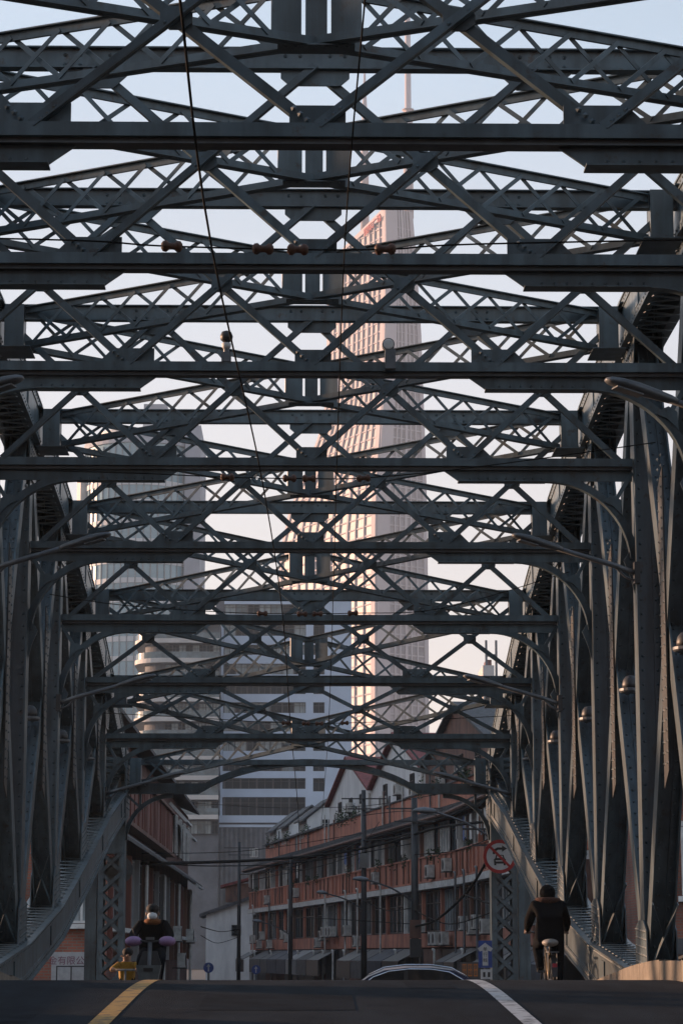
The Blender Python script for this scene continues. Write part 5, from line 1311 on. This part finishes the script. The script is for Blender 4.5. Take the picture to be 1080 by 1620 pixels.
def torus(c, R0, r, axis='x', n=28, m=8):
    mb = MB()
    for i in range(n):
        a = 2*math.pi*i/n
        for k in range(m):
            b = 2*math.pi*k/m; q = R0+r*math.cos(b); mb.v.append((c[0]+r*math.sin(b), c[1]+q*math.cos(a), c[2]+q*math.sin(a)))
    for i in range(n):
        for k in range(m): i2=(i+1)%n; k2=(k+1)%m; mb.f.append((i*m+k,i2*m+k,i2*m+k2,i*m+k2))
    return mb
def wheel(Lc, y, z, r, tyre, spokes=16, rim='galv'):
    w_ = Lc.put('wheel', torus((0,y,z), r-tyre, tyre), M['rubber'])
    Lc.put('rim', torus((0,y,z), r-tyre*2.1, tyre*.5), M[rim], parent=w_)
    mb = MB()
    for k in range(spokes):
        a = 2*math.pi*k/spokes; mb.tube([(.02*(-1)**k,y,z),(0,y+(r-tyre*2.2)*math.cos(a),z+(r-tyre*2.2)*math.sin(a))],.003,4)
    mb.tube([(-.05,y,z),(.05,y,z)],.03,8); Lc.put('spokes', mb, M['galv'], parent=w_)
def fingers(Lc, parent, h, s, m):       # four fingers and a thumb closed round a grip lying along x
    for k in range(4):
        x = h[0]+s*(-.03+.02*k); L_ = (.034,.04,.038,.030)[k]
        Lc.put('finger', MB().tube([(x,h[1]+.0,h[2]+.02),(x,h[1]+L_,h[2]+.012),(x,h[1]+L_+.008,h[2]-.018),(x,h[1]+.012,h[2]-.03)],[.010,.0095,.009,.008],6), m, parent=parent)
    Lc.put('thumb', MB().tube([(h[0]-s*.035,h[1]-.01,h[2]),(h[0]-s*.055,h[1]+.015,h[2]-.012),(h[0]-s*.05,h[1]+.03,h[2]-.025)],[.011,.010,.009],6), m, parent=parent)

# cyclist riding away on the right
def cyclist():
    D = 34.0; x = at(866,1480,D).x; z = rz(D); loc = (x,D,z)
    bt = thing('bicycle','old bicycle with pale saddle cover ridden away on the right','bicycle',loc); B = LOC(bt,loc,0)
    wheel(B,-.52,.33,.33,.022); wheel(B,.55,.33,.33,.022)
    B.put('frame', MB().tube([(0,-.16,.30),(0,-.28,.80)],.018,8).tube([(0,-.16,.30),(0,.34,.72)],.02,8).tube([(0,-.24,.66),(0,.33,.78)],.018,8).tube([(.05,-.52,.33),(.03,-.16,.30)],.012,6).tube([(-.05,-.52,.33),(-.03,-.16,.30)],.012,6).tube([(.05,-.52,.33),(0,-.26,.72)],.011,6).tube([(-.05,-.52,.33),(0,-.26,.72)],.011,6), M['gold'])
    B.put('fork', MB().tube([(0,.30,.95),(0,.36,.66)],.018,8).tube([(.05,.55,.33),(.04,.38,.64),(0,.36,.68)],.014,6).tube([(-.05,.55,.33),(-.04,.38,.64),(0,.36,.68)],.014,6), M['galv'])
    B.put('handlebar', MB().tube(smooth_pts([(-.29,.16,1.0),(-.2,.27,1.0),(-.06,.33,.97),(.06,.33,.97),(.2,.27,1.0),(.29,.16,1.0)]),.012,8), M['galv'])
    B.put('saddle', ellipsoid((0,-.30,.85),(.115,.15,.055)), M['seatc']); B.put('seat_post', MB().tube([(0,-.28,.74),(0,-.29,.83)],.014,6), M['galv'])
    n=10; B.put('mudguard', MB().add([( sx_*.035,-.52+.36*math.cos(R(20+150*k/n)),.33+.36*math.sin(R(20+150*k/n))) for k in range(n+1) for sx_ in (-1,1)],[(2*k,2*k+1,2*k+3,2*k+2) for k in range(n)]), M['dark'])
    B.put('rear_rack', MB().box(-.07,.07,-.80,-.36,.715,.73).tube([(.06,-.55,.36),(.06,-.60,.72)],.007,5).tube([(-.06,-.55,.36),(-.06,-.60,.72)],.007,5), M['galv'], False)
    B.put('crank', MB().tube([(.06,-.16,.30),(.07,-.20,.14)],.011,6).tube([(-.06,-.16,.30),(-.07,-.12,.46)],.011,6).box(.06,.17,-.25,-.16,.125,.145).box(-.17,-.06,-.16,-.07,.455,.475), M['galv'], False)
    B.put('rear_reflector', MB().box(-.03,.03,-.90,-.885,.52,.57), M['tail'], False)
    J = {'pelvis':(0,-.27,.97,(.165,.15)),'belly':(0,-.20,1.10,(.18,.15)),'chest':(0,-.10,1.29,(.19,.15)),'neck':(0,-.04,1.42,.075),'head':(0,-.01,1.51,(.092,.10)),'top':(0,-.01,1.575,.075)}
    E = [('pelvis','belly','coat'),('belly','chest','coat'),('chest','neck','coat'),('neck','head','hair'),('head','top','hair')]
    for s,kn,an,to in ((-1,(-.14,.06,.80),(-.12,-.10,.50),(-.12,.03,.475)),(1,(.15,.10,.62),(.12,-.19,.20),(.12,-.07,.155))):
        c = 'l' if s<0 else 'r'
        J.update({c+'sh':(s*.19,-.08,1.355,.085),c+'el':(s*.265,.03,1.12,.07),c+'wr':(s*.27,.13,1.035,.045),c+'hd':(s*.275,.155,1.02,.036),c+'hip':(s*.10,-.20,.93,.12),c+'kn':(*kn,.085),c+'an':(*an,.055),c+'to':(*to,.045)})
        E += [('chest',c+'sh','coat'),(c+'sh',c+'el','coat'),(c+'el',c+'wr','coat'),(c+'wr',c+'hd','skin'),('pelvis',c+'hip','trousers'),(c+'hip',c+'kn','trousers'),(c+'kn',c+'an','trousers'),(c+'an',c+'to','shoe')]
    o = figure('cyclist in a black hooded coat riding away beside the right truss', loc, 0, J, E); P = LOC(o,loc,0)
    P.put('fur_collar', torus((0,0,0),.105,.045), M['fur']).matrix_basis = P.m @ Matrix.Translation((0,-.045,1.425)) @ Matrix.Rotation(R(90),4,'Y') @ Matrix.Scale(1.25,4,(0,0,1))
    P.put('hood', ellipsoid((0,-.035,1.525),(.112,.105,.125)), M['coat'])
    for s in (-1,1): fingers(P,o,(s*.27,.16,1.005),s,M['skin'])
cyclist()
# rider on an electric scooter coming towards the camera
def scooter_rider():
    D = 36.0; x = at(240,1480,D).x; z = rz(D); loc = (x,D,z); rot = math.pi
    bt = thing('electric_scooter','grey electric scooter with lilac hand muffs coming towards us','scooter',loc); B = LOC(bt,loc,rot)
    wheel(B,-.55,.22,.22,.04,8,'dark'); wheel(B,.58,.22,.22,.04,8,'dark')
    B.put('front_shield', MB().plate([(-.15,.40,.30),(.15,.40,.30),(.17,.36,.66),(.10,.32,.86),(-.10,.32,.86),(-.17,.36,.66)],(0,-.05,0)), M['dark'], False)
    B.put('front_fender', ellipsoid((0,.55,.40),(.08,.20,.07)), M['basket']); B.put('footboard', MB().box(-.15,.15,-.22,.36,.26,.33), M['dark'], False)
    B.put('rear_body', MB().plate([(-.13,-.20,.30),(-.13,-.22,.66),(-.13,-.66,.68),(-.13,-.72,.5),(-.13,-.5,.36)],(.26,0,0)), M['dark'], False)
    B.put('seat', ellipsoid((0,-.42,.73),(.14,.30,.07)), M['dark'])
    B.put('steering_column', MB().tube([(0,.52,.30),(0,.33,.98)],.03,8).tube([(.07,.58,.22),(.07,.5,.5)],.02,6).tube([(-.07,.58,.22),(-.07,.5,.5)],.02,6), M['galv'])
    B.put('handlebar', MB().tube(smooth_pts([(-.33,.20,1.0),(-.18,.30,1.01),(0,.33,.99),(.18,.30,1.01),(.33,.20,1.0)]),.014,8), M['dark'])
    for s in (-1,1): B.put('hand_muff', ellipsoid((s*.245,.265,1.0),(.125,.12,.075)), M['purple'])
    B.put('display', MB().box(-.06,.06,.30,.36,1.02,1.06), M['galv'], False)
    bk = B.put('basket', MB().plate([(-.15,.42,.62),(.15,.42,.62),(.11,.42,.42),(-.11,.42,.42)],(0,.02,0)).plate([(-.18,.66,.66),(.18,.66,.66),(.13,.62,.42),(-.13,.62,.42)],(0,.012,0)).plate([(-.18,.43,.66),(-.18,.66,.66),(-.13,.62,.42),(-.13,.43,.42)],(.012,0,0)).plate([(.18,.43,.66),(.18,.66,.66),(.13,.62,.42),(.13,.43,.42)],(-.012,0,0)).box(-.12,.12,.43,.62,.41,.42), M['basket'], False)
    B.put('badge_plate', MB().plate([(-.07,.674,.62),(.07,.674,.62),(.065,.668,.57),(-.065,.668,.57)],(0,.006,0)), M['dark'], False, parent=bk)
    B.put('headlight', MB().lathe((0,.64,.34),[(.06,0),(.065,.03),(.05,.05)],16,axis=(0,1,0)), M['galv']); B.put('mirror', MB().tube([(.2,.29,1.02),(.27,.27,1.2)],.006,5), M['dark'])
    J = {'pelvis':(0,-.38,.86,(.165,.14)),'belly':(0,-.33,1.0,(.18,.15)),'chest':(0,-.25,1.18,(.19,.14)),'neck':(0,-.20,1.30,.075),'head':(0,-.17,1.40,(.088,.098)),'top':(0,-.17,1.475,.07)}
    E = [('pelvis','belly','coat'),('belly','chest','coat'),('chest','neck','coat'),('neck','head','skin'),('head','top','hair')]
    for s in (-1,1):
        c = 'l' if s<0 else 'r'
        J.update({c+'sh':(s*.185,-.22,1.24,.08),c+'el':(s*.28,-.02,1.08,.065),c+'wr':(s*.26,.18,1.01,.045),c+'hd':(s*.25,.25,1.0,.04),c+'hip':(s*.10,-.32,.82,.115),c+'kn':(s*.14,.08,.72,.08),c+'an':(s*.12,.10,.40,.05),c+'to':(s*.12,.22,.355,.045)})
        E += [('chest',c+'sh','coat'),(c+'sh',c+'el','coat'),(c+'el',c+'wr','coat'),(c+'wr',c+'hd','skin'),('pelvis',c+'hip','trousers'),(c+'hip',c+'kn','trousers'),(c+'kn',c+'an','trousers'),(c+'an',c+'to','shoe')]
    o = figure('scooter rider in dark coat and white face mask coming towards us', loc, rot, J, E); P = LOC(o,loc,rot)
    P.put('hat', ellipsoid((0,-.17,1.475),(.098,.108,.075)), M['hair']); P.put('mask', ellipsoid((0,-.105,1.37),(.075,.05,.055)), M['mask'])
    for s in (-1,1): P.put('eye', ellipsoid((s*.032,-.083,1.42),(.012,.008,.007)), M['hair']); P.put('ear', ellipsoid((s*.09,-.17,1.40),(.014,.02,.03)), M['skin']); fingers(P,o,(s*.25,.25,.985),s,M['skin'])
    P.put('scarf', torus((0,0,0),.085,.045), M['scarf']).matrix_basis = P.m @ Matrix.Translation((0,-.195,1.285)) @ Matrix.Rotation(R(90),4,'Y')
scooter_rider()
def child():
    D = 40.0; x = at(201,1520,D).x; z = rz(D); loc = (x,D,z); rot = math.pi
    bt = thing('kick_scooter','small scooter with a pale handlebar behind the left portal column','scooter',loc); B = LOC(bt,loc,rot)
    wheel(B,-.36,.10,.10,.02,6,'galv'); wheel(B,.40,.10,.10,.02,6,'galv'); B.put('deck', MB().box(-.06,.06,-.32,.30,.11,.14), M['dark'], False)
    B.put('column', MB().tube([(0,.40,.10),(0,.30,.80)],.018,8), M['galv']); B.put('handlebar', MB().tube([(-.24,.29,.80),(.24,.29,.80)],.018,8), M['seatc'])
    J = {'pelvis':(0,-.10,.60,(.115,.10)),'belly':(0,-.07,.70,(.12,.10)),'chest':(0,-.02,.84,(.13,.10)),'neck':(0,.0,.94,.055),'head':(.0,.02,1.03,(.08,.088)),'top':(.0,.02,1.10,.062)}
    E = [('pelvis','belly','yellowc'),('belly','chest','yellowc'),('chest','neck','yellowc'),('neck','head','skin'),('head','top','hair')]
    for s in (-1,1):
        c = 'l' if s<0 else 'r'
        J.update({c+'sh':(s*.13,0,.885,.058),c+'el':(s*.23,.10,.80,.05),c+'wr':(s*.21,.24,.81,.034),c+'hd':(s*.205,.275,.815,.028),c+'hip':(s*.07,-.08,.57,.08),c+'kn':(s*.08,-.01 if s<0 else .05,.35,.055),c+'an':(s*.05,-.10 if s<0 else .05,.20,.04),c+'to':(s*.05,.02 if s<0 else .16,.175,.035)})
        E += [('chest',c+'sh','yellowc'),(c+'sh',c+'el','yellowc'),(c+'el',c+'wr','yellowc'),(c+'wr',c+'hd','skin'),('pelvis',c+'hip','trousers'),(c+'hip',c+'kn','trousers'),(c+'kn',c+'an','trousers'),(c+'an',c+'to','shoe')]
    o = figure('child in a yellow jacket on a small scooter beside the left column', loc, rot, J, E); P = LOC(o,loc,rot)
    P.put('hair', ellipsoid((-.012,.0,1.085),(.088,.098,.075)), M['hair'])
    P.put('nose', ellipsoid((.075,.05,1.02),(.02,.014,.014)), M['skin'])
    for s in (-1,1): P.put('eye', ellipsoid((.055+.012*s,.075-.03*(s>0),1.045),(.008,.008,.006)), M['hair']); P.put('ear', ellipsoid((-.02,.02+.075*s,1.03),(.02,.014,.025)), M['skin']); fingers(P,o,(s*.205,.272,.805),s,M['skin'])
    P.put('mouth', ellipsoid((.062,.058,.985),(.012,.012,.005)), M['fur'])
child()

# ------------------------------------------------------------------ haze: evening air over the city
hm = bpy.data.materials.new('evening_haze'); hm.use_nodes = True; hn = hm.node_tree; hn.nodes.clear()
pv = hn.nodes.new('ShaderNodeVolumePrincipled'); pv.inputs['Color'].default_value = (0.68, 0.84, 1.0, 1); pv.inputs['Density'].default_value = 0.00022; pv.inputs['Anisotropy'].default_value = 0.2
ho = hn.nodes.new('ShaderNodeOutputMaterial'); hn.links.new(pv.outputs[0], ho.inputs['Volume'])
MB().box(-720,720,-620,1370,-4.6,520).build('haze', hm, kind='stuff')
